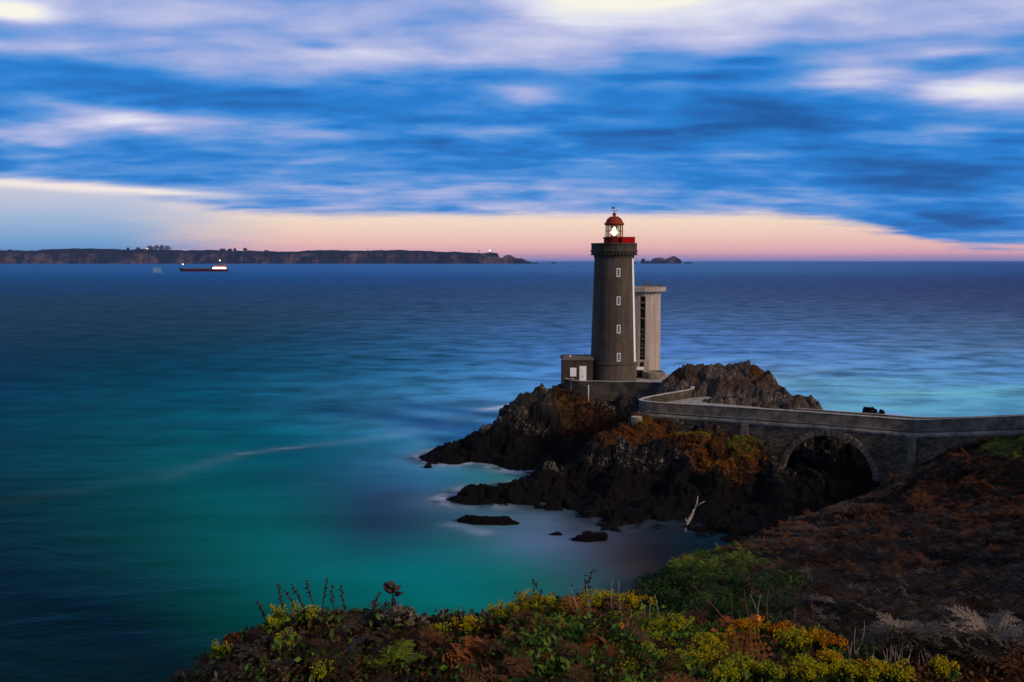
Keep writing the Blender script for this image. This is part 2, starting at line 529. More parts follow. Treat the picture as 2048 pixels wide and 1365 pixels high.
# ------------------------------------------------------------------ causeway line (outer face, top edge of the parapet)
OUT_PX = [(2300, 822, 95), (2140, 829, 101), (2048, 833, 106), (1950, 837, 110), (1875, 840, 113.2), (1825, 841, 115), (1760, 836, 116.8), (1700, 831.5, 118.3), (1550, 821, 122.5),
          (1400, 811.5, 127), (1310, 806, 129.3), (1284, 803, 130.4), (1278, 800, 131.4), (1290, 795.5, 132.7), (1325, 788.5, 135), (1368, 781.5, 137.2),
          (1382, 777.5, 138.4), (1380, 773.5, 139.8), (1360, 770, 141.3), (1325, 766.5, 143), (1250, 764.5, 145), (1160, 763, 146.3), (1128, 757.5, 148.0)]
def crom(P, n=8):
    P = np.array(P, float); out = []
    for i in range(len(P) - 1):
        p0 = P[max(i - 1, 0)]; p1 = P[i]; p2 = P[i + 1]; p3 = P[min(i + 2, len(P) - 1)]
        for k in range(n):
            t = k / n
            out.append(.5 * ((2 * p1) + (-p0 + p2) * t + (2 * p0 - 5 * p1 + 4 * p2 - p3) * t * t + (-p0 + 3 * p1 - 3 * p2 + p3) * t ** 3))
    out.append(P[-1])
    return np.array(out)
OUT = crom([W(*p) for p in OUT_PX], 12)
I_HAIR = 12 * 12          # index of the hairpin tip

def resample(P, step):
    d = np.r_[0, np.cumsum(np.linalg.norm(np.diff(P, axis=0), axis=1))]
    n = max(2, int(d[-1] / step) + 1)
    s = np.linspace(0, d[-1], n)
    return np.stack([np.interp(s, d, P[:, i]) for i in range(3)], 1), s

def side(P):
    """unit normal (xy) to the left of travel"""
    t = np.gradient(P[:, :2], axis=0)
    t /= np.linalg.norm(t, axis=1)[:, None]
    return np.stack([-t[:, 1], t[:, 0]], 1)

def sweep(mb, P, s, prof, closed_ends=True, flip=False, mi=0):
    """sweep profile [(offset to the left, dz)] along P"""
    nrm = side(P)
    n, k = len(P), len(prof)
    per = np.r_[0, np.cumsum([math.hypot(prof[(i + 1) % k][0] - prof[i][0], prof[(i + 1) % k][1] - prof[i][1]) for i in range(k)])]
    vs = []; uv = []
    for i in range(n):
        for j, (o, dz_) in enumerate(prof):
            vs.append((P[i, 0] + nrm[i, 0] * o, P[i, 1] + nrm[i, 1] * o, P[i, 2] + dz_)); uv.append((s[i], P[i, 2] + dz_ + o))
    fs = []
    for i in range(n - 1):
        for j in range(k):
            j2 = (j + 1) % k
            q = (i * k + j, (i + 1) * k + j, (i + 1) * k + j2, i * k + j2)
            fs.append(q[::-1] if flip else q)
    if closed_ends:
        fs.append(tuple(range(k))); fs.append(tuple((n - 1) * k + j for j in reversed(range(k))))
    mb.add(vs, fs, uv, mi)

# travel from right to left, then back: "left of travel" on the first leg points to the viewer's side (-Y)
bridgeP, bridgeS = resample(OUT[:I_HAIR + 1], .35)
hairP, hairS = resample(OUT[I_HAIR:], .35)
ROADW = 3.0
bn = side(bridgeP)
sgn = 1.0 if bn[len(bn) // 2, 1] < 0 else -1.0          # +: offset towards the viewer

bridge = empty('stone_bridge', (40, 118.5, 0), 'long stone causeway with one round arch joining the cliff to the lighthouse rock', 'bridge')
def wj(P, amp=.03, seed=3):
    Q = P.copy(); Q[:, 2] += fbm(np.arange(len(P)) * .12, np.zeros(len(P)), seed, 3) * amp; return Q
mb = MB(); sweep(mb, wj(bridgeP), bridgeS, [(0, 0), (0, -1.5), (-.42 * sgn, -1.5), (-.42 * sgn, 0)])
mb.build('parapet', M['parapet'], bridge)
mb = MB(); sweep(mb, wj(bridgeP, .05, 9), bridgeS, [(.16 * sgn, -1.5), (.16 * sgn, -1.78), (.05 * sgn, -2.0), (-.4 * sgn, -2.0), (-.4 * sgn, -1.503)])
mb.build('string_course', M['string'], bridge)
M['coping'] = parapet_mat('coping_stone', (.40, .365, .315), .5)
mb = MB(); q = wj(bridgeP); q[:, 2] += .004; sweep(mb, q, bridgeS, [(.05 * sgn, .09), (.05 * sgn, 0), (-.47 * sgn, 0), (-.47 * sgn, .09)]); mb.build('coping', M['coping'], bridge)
# far parapet of the road
ib = [i for i in range(len(bridgeP)) if bridgeP[i, 0] > 34.0]
farP = bridgeP[ib].copy(); fs_ = bridgeS[ib]
off = -(ROADW + .42)
farP[:, 0] += bn[ib, 0] * off * sgn; farP[:, 1] += bn[ib, 1] * off * sgn
farP[:, 2] -= .1
mb = MB(); sweep(mb, wj(farP, .03, 5), fs_, [(0, 0), (0, -2.4), (-.42 * sgn, -2.4), (-.42 * sgn, 0)])
mb.build('parapet', M['parapet'], bridge)

# spandrel wall with the arch opening
px_of = lambda p: 1024 + F * p[0] / (p[1] * ct - (p[2] - CAMZ) * st)
pxs = np.array([px_of(p) for p in bridgeP])
ic = int(np.argmin(abs(pxs - 1657)))
SC = bridgeS[ic]; AR = 5.25; AZ = 1.7
tdir = (bridgeP[ic + 8] - bridgeP[ic - 8])[:2]; tdir /= np.linalg.norm(tdir)
ndir = bn[ic] * sgn
S = np.unique(np.r_[bridgeS, SC + AR * np.cos(np.linspace(0, PI, 41))])
PW = np.stack([np.interp(S, bridgeS, bridgeP[:, i]) for i in range(3)], 1)
NW = np.stack([np.interp(S, bridgeS, bn[:, i]) for i in range(2)], 1) * sgn
zb = np.where(abs(S - SC) < AR, AZ + np.sqrt(np.maximum(AR ** 2 - (S - SC) ** 2, 0)), -1.5)
inn = abs(S - SC) < AR - 1e-6
mb = MB()
for (o, fl) in ((-.02, False), (-(ROADW + .80), True)):
    vs = []; uv = []; fs = []
    K = 8
    for i in range(len(S)):
        for k in range(K + 1):
            zz = zb[i] + (PW[i, 2] - 1.95 - zb[i]) * k / K
            bat = -.02 * max(0, 6 - zz) * (-1 if not fl else 1)
            vs.append((PW[i, 0] + NW[i, 0] * (o + bat), PW[i, 1] + NW[i, 1] * (o + bat), zz)); uv.append((S[i], zz))
    for i in range(len(S) - 1):
        if inn[i] != inn[i + 1]:
            # jump at the springing: use full height on the solid side only
            pass
        for k in range(K):
            q = (i * (K + 1) + k, (i + 1) * (K + 1) + k, (i + 1) * (K + 1) + k + 1, i * (K + 1) + k + 1)
            fs.append(q if fl else q[::-1])
    mb.add(vs, fs, uv)
mb.build('spandrel_wall', M['masonry'], bridge)
# barrel of the arch
mb = MB(); vs = []; fs = []; uv = []
na = 40
for i in range(na + 1):
    a = PI * i / na
    for k, o in enumerate((-.0, -1.2, -2.5, -3.8)):
        ss = SC + AR * math.cos(a)
        b0 = np.array([np.interp(ss, bridgeS, bridgeP[:, j]) for j in range(2)])
        q = b0 + ndir * o
        vs.append((q[0], q[1], AZ + AR * math.sin(a))); uv.append((a * AR, o))
for i in range(na):
    for k in range(3): fs.append((i * 4 + k, i * 4 + k + 1, (i + 1) * 4 + k + 1, (i + 1) * 4 + k))
for e in (0, 1):                                              # abutments down to the rock
    ss = SC + AR * (1 if e == 0 else -1)
    b0 = np.array([np.interp(ss, bridgeS, bridgeP[:, j]) for j in range(2)])
    b = len(vs)
    for o in (-.0, -3.8):
        q = b0 + ndir * o
        vs += [(q[0], q[1], AZ), (q[0], q[1], -1.5)]; uv += [(0, 0), (1, 1)]
    fs.append((b, b + 1, b + 3, b + 2))
mb.add(vs, fs, uv); mb.build('arch_barrel', M['masonry'], bridge)
# voussoirs
mb = MB(); nv = 27
for i in range(nv):
    a0 = PI * i / nv + .011; a1 = PI * (i + 1) / nv - .011
    r0 = AR - .02; r1 = AR + .66 + random.uniform(-.1, .16)
    pr = random.uniform(.07, .13)
    vs = []
    for o in (pr, -.3):
        for (r, a) in ((r0, a0), (r1, a0), (r1, a1), (r0, a1)):
            ss = SC + r * math.cos(a)
            b0 = np.array([np.interp(ss, bridgeS, bridgeP[:, j]) for j in range(2)]) + ndir * (o + .02 * max(0, 6 - (AZ + r * math.sin(a))))
            vs.append((b0[0], b0[1], AZ + r * math.sin(a)))
    mb.add(vs, [(0, 1, 2, 3), (7, 6, 5, 4), (0, 4, 5, 1), (1, 5, 6, 2), (2, 6, 7, 3), (3, 7, 4, 0)])
mb.build('arch_ring', M['voussoir'], bridge)
for pxp, wd, zlo in ((1826, .95, 1.0), (1492, .85, 3.2)):
    i = int(np.argmin(abs(pxs - pxp)))
    mb = MB(); t = side(bridgeP)[i]; tt = np.array([t[1], -t[0]]); nn_ = bn[i] * sgn
    vs = []
    for zz, pj in ((zlo, .55), (bridgeP[i, 2] - 2.0, .18)):
        for (a, o) in ((-wd / 2, -.2), (-wd / 2, pj), (wd / 2, pj), (wd / 2, -.2)):
            q = bridgeP[i, :2] + tt * a + nn_ * o; vs.append((q[0], q[1], zz))
    mb.add(vs, [(0, 1, 2, 3), (7, 6, 5, 4), (0, 4, 5, 1), (1, 5, 6, 2), (2, 6, 7, 3), (3, 7, 4, 0)])
    mb.build('pilaster', M['voussoir'], bridge)

# terrace wall: from the hairpin back up past the lighthouse
tw = empty('terrace_wall', (20, 140, 8), 'low curved stone wall edging the lighthouse terrace and the hairpin in the road', 'wall')
mb = MB()
hn = side(hairP)
hs = sgn
nH = len(hairP)
dep = np.interp(np.linspace(0, 1, nH), [0, .18, .35, .6, 1], [2.6, 2.2, 2.2, 2.6, 3.2])
vs = []; uv = []; fs = []
hp = wj(hairP, .04, 21)
for i in range(nH):
    for (o, zz) in ((0, 0), (0, -dep[i]), (-.4 * hs, -dep[i]), (-.4 * hs, 0)):
        vs.append((hp[i, 0] + hn[i, 0] * o, hp[i, 1] + hn[i, 1] * o, hp[i, 2] + zz)); uv.append((hairS[i], hp[i, 2] + zz + o))
for i in range(nH - 1):
    for j in range(4):
        fs.append((i * 4 + j, (i + 1) * 4 + j, (i + 1) * 4 + (j + 1) % 4, i * 4 + (j + 1) % 4))
fs += [(0, 1, 2, 3), tuple((nH - 1) * 4 + j for j in (3, 2, 1, 0))]
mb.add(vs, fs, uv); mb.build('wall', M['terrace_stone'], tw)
q = hp.copy(); q[:, 2] += .004
mb = MB(); sweep(mb, q, hairS, [(.05 * hs, .08), (.05 * hs, 0), (-.45 * hs, 0), (-.45 * hs, .08)]); mb.build('coping', M['coping'], tw)
# end bay by the keeper's house
p = W(1150, 770, 147.2)
mb = MB(); mb.box((p[0] - .4, p[1], 9.3), (.5, .5, 2.4)); mb.box((p[0] - .4, p[1], 10.55), (.62, .62, .1)); mb.build('pier', M['parapet'], tw)

# road (one sheet following the walls)
cen = []
for i in range(0, len(bridgeP), 4):
    q = bridgeP[i]; o = -(ROADW / 2 + .3)
    cen.append((q[0] + bn[i, 0] * sgn * o, q[1] + bn[i, 1] * sgn * o, q[2] - 1.25, ROADW / 2 + .45))
road_pts = cen
mbr = MB()
vs = []; fs = []
rp = np.array(road_pts)
rn = side(rp[:, :3])
for i in range(len(rp)):
    for o in (-1, 1):
        vs.append((rp[i, 0] + rn[i, 0] * o * rp[i, 3], rp[i, 1] + rn[i, 1] * o * rp[i, 3], rp[i, 2]))
for i in range(len(rp) - 1): fs.append((2 * i, 2 * i + 1, 2 * i + 3, 2 * i + 2))
mbr.add(vs, fs)
# hairpin floor
tip = hairP[0]
fl = [W(1560, 815, 127.5), W(1640, 822, 125.5)]
inner = [(x, y, z) for x, y, z in hairP[: int(nH * .45)]]
c0 = np.array([26.5, 134.0, 8.9])
vs = [c0] + [(q[0], q[1], min(q[2] - 1.1, 9.6)) for q in inner]
vs += [(30, 142, 9.7), (36, 136, 8.8), (38, 128, 8.35), (33, 124.5, 8.3), (24, 128.8, 8.35), (18, 131, 8.4)]
fs = [(0, i, i + 1) for i in range(1, len(vs) - 1)] + [(0, len(vs) - 1, 1)]
vs = [(q[0], q[1], q[2] + .012) for q in vs]
mbr.add(vs, fs)
# terrace floor round the towers
vs = [(7.9, 148.2, 9.72), (10, 146.8, 9.72), (15.5, 145.5, 9.72), (20.2, 143.8, 9.74), (24, 140.8, 9.74), (26, 141, 9.72), (27, 146, 9.72), (27, 160, 9.72), (8, 160, 9.72)]
mbr.add(vs, [tuple(range(len(vs)))])
tag(mbr.build('road', M['road']), kind='structure')

# upper wall on the far side of the terrace road
q = [W(1338, 765, 150), W(1370, 767.5, 147), W(1405, 771, 144.5), W(1450, 776, 142)]
P_, S_ = resample(crom(q, 6), .4)
mb = MB(); sweep(mb, wj(P_, .04, 33), S_, [(0, 0), (0, -1.6), (.4, -1.6), (.4, 0)], flip=True)
tag(mb.build('road_wall', M['parapet']), 'short dark wall behind the terrace road running into the rock mound', 'wall')
# rounded parapet at the foot of the concrete tower
cx, _, cz = W(1311, 757, 153)
mb = MB(); mb.lathe([(1.75, -1.2), (1.8, .9), (1.45, .9), (1.45, -1.2)], (cx, 155, 9.9), 40, cap=False)
tag(mb.build('round_wall', M['parapet']), 'curved low wall hugging the foot of the pale concrete tower', 'wall')
# concrete block under the hairpin
cx, cy, cz = W(1273, 842, 127)
mb = MB(); mb.lathe([(.72, -1.3), (.72, .5), (.66, .55)], (cx, cy, cz), 20)
tag(mb.build('concrete_block', M['parapet']), 'small round concrete stump on the slope below the hairpin wall', 'block')
# white marker pole below the terrace
a = W(1177, 798, 143); b2 = W(1177, 772, 143)
mb = MB(); mb.tube([a - np.array([0, 0, .4]), b2], .06, 8); mb.lathe([(.1, 0), (.1, .05), (.05, .1)], b2, 8)
tag(mb.build('marker_pole', M['white_paint']), 'thin white pole standing in the scrub below the terrace wall', 'pole')

# ------------------------------------------------------------------ lighthouse
LY = 152.0
LX, _, LG = W(1226, 765, LY)
def zl(py, Y=LY): return W(1226, py, Y)[2]
mpp = LY / F / ct * 1.0
LC = (LX, LY, 0)
lh = empty('lighthouse', (LX, LY, LG), 'tall grey stone lighthouse with red domed lantern and white seaward stripe', 'lighthouse')
WH0, WH1 = math.radians(-29), math.radians(95)      # painted sector, angles from +x
def stripe(am, j):
    a = (am + PI) % (2 * PI) - PI
    return 1 if WH0 < a < WH1 else 0
RB, RT = 45.2 * mpp, 38.8 * mpp
z_pl, z_top = zl(724), zl(515)
prof = [(RB + (RT - RB) * t, z_pl + (z_top - z_pl) * t) for t in np.linspace(0, 1, 24)]
mb = MB(); mb.lathe(prof, LC, 96, mif=stripe, cap=False); mb.build('tower', [M['granite'], M['white_paint']], lh)
mb = MB()
mb.lathe([(46.8 * mpp, LG - 1.5), (46.8 * mpp, LG + .55), (45.9 * mpp, LG + .6), (45.6 * mpp, z_pl - .25)], LC, 64, cap=False)
mb.build('plinth', M['granite'], lh)
mb = MB(); mb.lathe([(45.6 * mpp, z_pl - .25), (47.2 * mpp, z_pl - .2), (47.2 * mpp, z_pl + .08), (RB - .01, z_pl + .16)], LC, 64, cap=False)
mb.build('band', M['granite_dark'], lh)
# cornice, gallery slab and parapet
mb = MB()
mb.lathe([(RT, zl(518)), (39.6 * mpp, zl(515.5)), (41 * mpp, zl(511)), (44.5 * mpp, zl(506)), (46.5 * mpp, zl(504)), (46.8 * mpp, zl(501.5)), (44, zl(501.5))][:6] + [(46.8 * mpp, zl(501)), (30 * mpp, zl(501))], LC, 64, cap=False)
for k in range(40):
    a = 2 * PI * k / 40
    rr = 42.0 * mpp
    mb.box((LX + rr * math.cos(a), LY + rr * math.sin(a), zl(509)), (.6, .25, .3), a)
mb.build('cornice', M['granite_dark'], lh)
mb = MB(); mb.lathe([(45.2 * mpp, zl(501)), (45.2 * mpp, zl(489.5)), (46.0 * mpp, zl(489)), (46.0 * mpp, zl(487)), (42.6 * mpp, zl(487)), (42.6 * mpp, zl(501))], LC, 64, cap=False)
mb.build('gallery_parapet', M['granite_dark'], lh)
mb = MB(); mb.lathe([(42.7 * mpp, zl(499)), (0.01, zl(498.5))], LC, 48, cap=False); mb.build('gallery_floor', M['granite_dark'], lh)
# red lantern base and locker
mb = MB(); mb.lathe([(20.5 * mpp, zl(499)), (20.5 * mpp, zl(479)), (22.5 * mpp, zl(476.5)), (22.5 * mpp, zl(475)), (17 * mpp, zl(475))], LC, 40, cap=False)
mb.build('lantern_base', M['red_metal'], lh)
cx = W(1255, 480, LY - .6)[0]
mb = MB(); z0, z1 = zl(499), zl(475.6)
mb.box((cx, LY - .7, (z0 + z1) / 2), (26 * mpp, 2.2, z1 - z0)); mb.box((cx, LY - .7, z1 + .03), (27.5 * mpp, 2.35, .07))
mb.build('locker', M['red_bright'], lh)
# lantern
zl0, zl1 = zl(475), zl(450.5); RL = 17.0 * mpp
lan = MB()
for k in range(12):
    a = 2 * PI * k / 12 + .13
    lan.box((LX + RL * math.cos(a), LY + RL * math.sin(a), (zl0 + zl1) / 2), (.1, .09, zl1 - zl0), a)
for zz in (zl0 + .05, zl0 + (zl1 - zl0) * .5, zl1 - .05):
    lan.lathe([(RL - .04, zz - .035), (RL + .05, zz - .035), (RL + .05, zz + .035), (RL - .04, zz + .035)], LC, 36, cap=False)
lant = lan.build('lantern', M['red_metal'], lh)
m, nt, b, out = newmat('lantern_glass')
tr = nt.nodes.new('ShaderNodeBsdfTransparent'); tr.inputs[0].default_value = (.72, .78, .76, 1)
mx = nt.nodes.new('ShaderNodeMixShader'); mx.inputs[0].default_value = .13
setc(nt, b, (.3, .33, .33)); b.inputs['Roughness'].default_value = .08
nt.links.new(tr.outputs[0], mx.inputs[1]); nt.links.new(b.outputs[0], mx.inputs[2]); nt.links.new(mx.outputs[0], out.inputs[0])
M['glass'] = m
mb = MB(); mb.lathe([(RL - .06, zl0), (RL - .06, zl1)], LC, 36, cap=False); mb.build('glazing', M['glass'], lh)
mb = MB(); zc = zl(465.5)
mb.lathe([(.06, zl0 - .2), (.06, zc - .5), (.5, zc - .45), (.5, zc - .40), (.05, zc - .38)], LC, 20)
for k in range(6):
    a = PI * k / 3
    mb.box((LX + .62 * math.cos(a), LY + .62 * math.sin(a), zc + .1), (.05, .06, 1.5), a)
mb.lathe([(.66, zc + .8), (.66, zc + .9), (.1, zc + 1.0)], LC, 20)
mb.build('optic_frame', M['iron'], lh)
mb = MB(); mb.lathe([(.02, zc - .42), (.3, zc - .3), (.52, zc), (.4, zc + .32), (.16, zc + .62), (.02, zc + .95)], LC, 20, cap=False)
mb.build('lamp', M['lamp_glow'], lh)
mb = MB()
mb.lathe([(17 * mpp, zl(451)), (19.6 * mpp, zl(450)), (19.8 * mpp, zl(446.8)), (17.2 * mpp, zl(446.2)), (16.3 * mpp, zl(444)), (14.8 * mpp, zl(440.5)), (12.2 * mpp, zl(437.2)), (8.5 * mpp, zl(434.8)), (4.2 * mpp, zl(433.8)), (2.6 * mpp, zl(433))], LC, 40)
for k in range(12):
    a = 2 * PI * k / 12
    mb.tube([(LX + r * math.cos(a), LY + r * math.sin(a), z + .02) for r, z in [(17.2 * mpp, zl(446.2)), (16.3 * mpp, zl(444)), (14.8 * mpp, zl(440.5)), (12.2 * mpp, zl(437.2)), (8.5 * mpp, zl(434.8)), (4.2 * mpp, zl(433.8))]], .035, 5)
mb.build('dome', M['dome_red'], lh)
mb = MB(); zb_ = zl(429.3); rb = 3.8 * mpp
mb.lathe([(2.2 * mpp, zl(434)), (2.0 * mpp, zb_ - rb * .9)] + [(rb * math.sin(a), zb_ - rb * math.cos(a)) for a in np.linspace(.6, PI - .02, 10)], LC, 20)
mb.build('vent_ball', M['dome_red'], lh)
mb = MB()
mb.tube([(LX, LY, zb_ + rb), (LX, LY, zl(408))], [.05, .02], 6)
for dxx in (-.36, .36): mb.tube([(LX, LY, zl(421.5)), (LX + dxx, LY, zl(421.5))], .02, 5); mb.box((LX + dxx, LY, zl(421.5)), (.11, .03, .15))
mb.tube([(LX, LY - .3, zl(421.5)), (LX, LY + .3, zl(421.5))], .02, 5)
mb.tube([(LX - .38, LY, zl(416.3)), (LX + .42, LY, zl(416.3))], .025, 5)
mb.add([(LX - .42, LY, zl(413.8)), (LX - .1, LY, zl(415)), (LX - .1, LY, zl(417.6)), (LX - .42, LY, zl(418.8)), (LX - .42, LY + .04, zl(413.8)), (LX - .1, LY + .04, zl(415)), (LX - .1, LY + .04, zl(417.6)), (LX - .42, LY + .04, zl(418.8))],
       [(0, 1, 2, 3), (7, 6, 5, 4), (0, 4, 5, 1), (1, 5, 6, 2), (2, 6, 7, 3), (3, 7, 4, 0)])
mb.build('weathervane', M['iron'], lh)
# four windows
for py in (545.5, 602, 658.5, 714.5):
    z = zl(py, LY - 3); x = W(1236.8, py, LY - 3)[0]
    t = (z - z_pl) / (z_top - z_pl); r = RB + (RT - RB) * t
    dxr = x - LX; y = LY - math.sqrt(r * r - dxr * dxr); ang = math.atan2(dxr, r)
    wd, ht = .56, 1.28
    loc = (x, y - .03, z)
    mb = MB()
    ca = math.cos(ang * .9)
    for sx in (-1, 1): mb.box((x + sx * (wd / 2 - .06), y - .02, z), (.12, .16, ht))
    for sz in (-1, 1): mb.box((x, y - .021, z + sz * (ht / 2 - .07)), (wd - .24, .16, .14))
    for sz in (-.17, .17): mb.box((x, y - .0, z + sz), (wd - .24, .1, .05))
    fr = mb.build('window', M['white_paint'], lh)
    mb = MB(); mb.box((x, y + .03, z), (wd - .22, .05, ht - .26)); mb.build('pane', M['window_dark'], fr)
mb = MB(); p0 = W(1207, 725, LY - 3.0); p1 = W(1207, 766, LY - 3.0)
mb.tube([(p0[0], LY - 3.36, p0[2]), (p1[0], LY - 3.42, p1[2])], .05, 8)
mb.build('downpipe', M['iron'], lh)

# ------------------------------------------------------------------ keeper's house
kx0, _, _ = W(1125.5, 740, 149); kx1 = W(1186, 740, 149)[0]
kz0 = 9.2; kz1 = W(1150, 721, 149)[2]
kh = empty('keepers_house', ((kx0 + kx1) / 2, 150.5, kz0), 'low flat roofed stone house with white door against the lighthouse foot', 'house')
mb = MB(); mb.box(((kx0 + kx1) / 2, 151.5, (kz0 - 1 + kz1) / 2), (kx1 - kx0, 5.0, kz1 - kz0 + 1)); mb.build('wall', M['annex_stone'], kh)
mb = MB(); mb.box(((kx0 + kx1) / 2 - .03, 151.45, kz1 + .14), (kx1 - kx0 + .25, 5.3, .28)); mb.box(((kx0 + kx1) / 2 - .03, 151.6, kz1 + .36), (kx1 - kx0 - .3, 4.6, .16))
mb.build('roof', M['concrete_dark'], kh)
x0, _, z1 = W(1140, 736, 149); x1, _, z0 = W(1152.5, 753.5, 149)
mb = MB(); yy = 149 - .03
mb.box(((x0 + x1) / 2, yy, (z0 + z1) / 2), (x1 - x0, .08, z1 - z0))
win = mb.build('window', M['white_paint'], kh)
mb = MB(); xm = (x0 + x1) / 2
for sx in (-1, 1):
    mb.box((xm + sx * (x1 - x0) * .245, yy - .06, (z0 + z1) / 2), ((x1 - x0) * .46, .04, z1 - z0 - .06))
    for zz in (.3, -.3): mb.box((xm + sx * (x1 - x0) * .245, yy - .09, (z0 + z1) / 2 + zz), ((x1 - x0) * .44, .03, .06))
mb.build('shutter', M['white_paint'], win)
x0, _, z1 = W(1159, 732.5, 149); x1 = W(1172.5, 760, 149)[0]; z0 = 9.75
mb = MB(); mb.box(((x0 + x1) / 2, 148.98, (z0 + z1) / 2), (x1 - x0, .08, z1 - z0))
for zz in (.25, .72): mb.box(((x0 + x1) / 2, 148.93, z0 + (z1 - z0) * zz), ((x1 - x0) * .7, .03, (z1 - z0) * .34))
dr = mb.build('door', M['white_paint'], kh)
mb = MB(); mb.box((x0 + (x1 - x0) * .45, 148.88, z0 + .95), (.05, .06, .3)); mb.build('handle', M['iron'], dr)
px_, _, pz_ = W(1169, 716, 150)
mb = MB(); mb.tube([(px_, 150, pz_ - .4), (px_, 150, W(1169, 705, 150)[2])], .03, 6); mb.build('mast', M['iron'], kh)
for q in (1140, 1158, 1176):
    a = W(q, 716, 149.6); mb = MB(); mb.lathe([(.12, 0), (.12, .22), (.04, .3)], (a[0], 149.6, kz1 + .44), 10); mb.build('vent', M['white_paint'] if q == 1140 else M['concrete_dark'], kh)

# ------------------------------------------------------------------ concrete tower behind
RY = 163.0
rx, _, _ = W(1283, 600, RY); mp2 = RY / F / ct
zr = lambda py: W(1283, py, RY)[2]
M['slot_stone'] = plain('slot_stone', (.085, .073, .063), .85, var=.4, scale=.8)
rt = empty('concrete_tower', (rx, RY, 9.7), 'pale round concrete lookout tower with overhanging cap behind the lighthouse', 'tower')
RR = 37.5 * mp2
s0, s1 = math.radians(-90 - 11), math.radians(-90 + 5)
mb = MB()
zs = [9.0 + (zr(585) - 9.0) * t for t in np.linspace(0, 1, 12)]
prof = [(RR * (1.03 - .03 * i / 11), zz) for i, zz in enumerate(zs)]
mb.lathe(prof, (rx, RY, 0), 64, a0=s1, a1=s0 + 2 * PI)
# reveals of the window slot
for a in (s0, s1):
    vs = [(rx + r * math.cos(a), RY + r * math.sin(a), z) for z in (9.0, zr(585)) for r in (RR * 1.01, RR * .72)]
    mb.add(vs, [(0, 1, 3, 2)])
mb.build('shaft', M['concrete_tower'], rt)
mb = MB(); xm = rx + RR * .72 * math.cos((s0 + s1) / 2); ym = RY + RR * .78 * math.sin((s0 + s1) / 2)
mb.box((xm, ym, (9 + zr(585)) / 2), (RR * .36, .1, zr(585) - 9)); mb.build('slot_back', M['slot_stone'], rt)
for i, (pa, pb) in enumerate(((593, 603), (606, 614), (618, 634), (637, 656), (658, 674), (681, 692), (697, 708), (713, 730))):
    mb = MB(); z0, z1 = zr(pb), zr(pa)
    sl = mb.box((xm, ym - .35, z0 - .1), (RR * .345, .6, .22)).build('balcony', M['slot_stone'], rt)
    mb = MB(); mb.box((xm, ym - .08, (z0 + z1) / 2), (RR * .30, .08, (z1 - z0) * .82)); wdw = mb.build('window', M['slot_window'], rt)
    if i > 3:
        mb = MB()
        for q in (-.5, 0, .5): mb.box((xm + q * RR * .26, ym - .14, (z0 + z1) / 2), (.09, .05, (z1 - z0) * .8))
        mb.box((xm, ym - .145, (z0 + z1) / 2), (RR * .30, .05, .08)); mb.build('frame', M['concrete_tower'], wdw)
RC = 49 * mp2
mb = MB(); mb.lathe([(RR, zr(592)), (RR * 1.04, zr(588)), (RC - .5, zr(584.5)), (RC - .05, zr(583)), (RC, zr(582.5)), (RC, zr(574.5)), (RC - .12, zr(573.8)), (.01, zr(572.5))], (rx, RY, 0), 12, sm=False, cap=False)
mb.build('cap', M['concrete_tower'], rt)
mb = MB()
for pxx, hh in ((1292, .55), (1302, .3), (1318, .25)):
    a = W(pxx, 572, RY); mb = MB(); mb.box((a[0], RY - 1.2, zr(573) + hh / 2), (.6, .6, hh)); mb.box((a[0], RY - 1.2, zr(573) + hh + .03), (.7, .7, .06))
    mb.build('roof_box', M['concrete_dark'], rt)
a = W(1315, 714, RY - 2.2); an = math.asin(min(.99, (a[0] - rx) / (RR + .03)))
mb = MB()
vs = []
for t in np.linspace(-.17, .17, 6):
    for (r, dzz) in ((RR + .06, -.28), (RR + .06, .28), (RR - .1, .28), (RR - .1, -.28)):
        vs.append((rx + r * math.sin(an + t), RY - r * math.cos(an + t), a[2] + dzz))
fs = [(4 * i + j, 4 * i + (j + 1) % 4, 4 * i + 4 + (j + 1) % 4, 4 * i + 4 + j) for i in range(5) for j in range(4)] + [(0, 1, 2, 3), (23, 22, 21, 20)]
mb.add(vs, fs); mb.build('plaque', M['brown_paint'], rt)
# entrance porch between the towers
ex, _, ez = W(1281, 740, 156.5)
ep = empty('entrance_porch', (ex, 156.5, 9.7), 'small porch with white sign board and brown gate between the two towers', 'porch')
mb = MB(); g = W(1292.5, 745, 156)
mb.box((g[0], 156.2, 10.6), (.72, .8, 3.4)); mb.box((ex - .1, 156.3, 12.3), (2.2, .7, .28)); mb.build('frame', M['concrete_tower'], ep)
mb = MB(); mb.box((ex - .1, 155.85, W(1281, 737, 156)[2]), (1.15, .06, .5)); mb.build('sign_board', M['white_paint'], ep)
mb = MB(); mb.box((ex - .1, 156.0, 10.35), (1.1, .08, 1.8))
for k in range(5): mb.box((ex - .55 + k * .225, 155.93, 10.35), (.05, .05, 1.8))
mb.build('gate', M['brown_paint'], ep)

# ------------------------------------------------------------------ rock headland (heightfield of ridges)
def seg_field(x, y, pts):
    """distance to polyline and interpolated z, flat half-width, slope"""
    pts = np.array(pts, float)
    best = np.full(x.shape, -1e9)
    for i in range(len(pts) - 1):
        a, b = pts[i], pts[i + 1]
        ab = b[:2] - a[:2]; L2 = ab @ ab
        t = np.clip(((x - a[0]) * ab[0] + (y - a[1]) * ab[1]) / L2, 0, 1)
        d = np.hypot(x - a[0] - t * ab[0], y - a[1] - t * ab[1])
        q = a[2:] + t[..., None] * (b[2:] - a[2:])
        best = np.maximum(best, q[..., 0] - q[..., 2] * np.maximum(0, d - q[..., 1]))
    return best

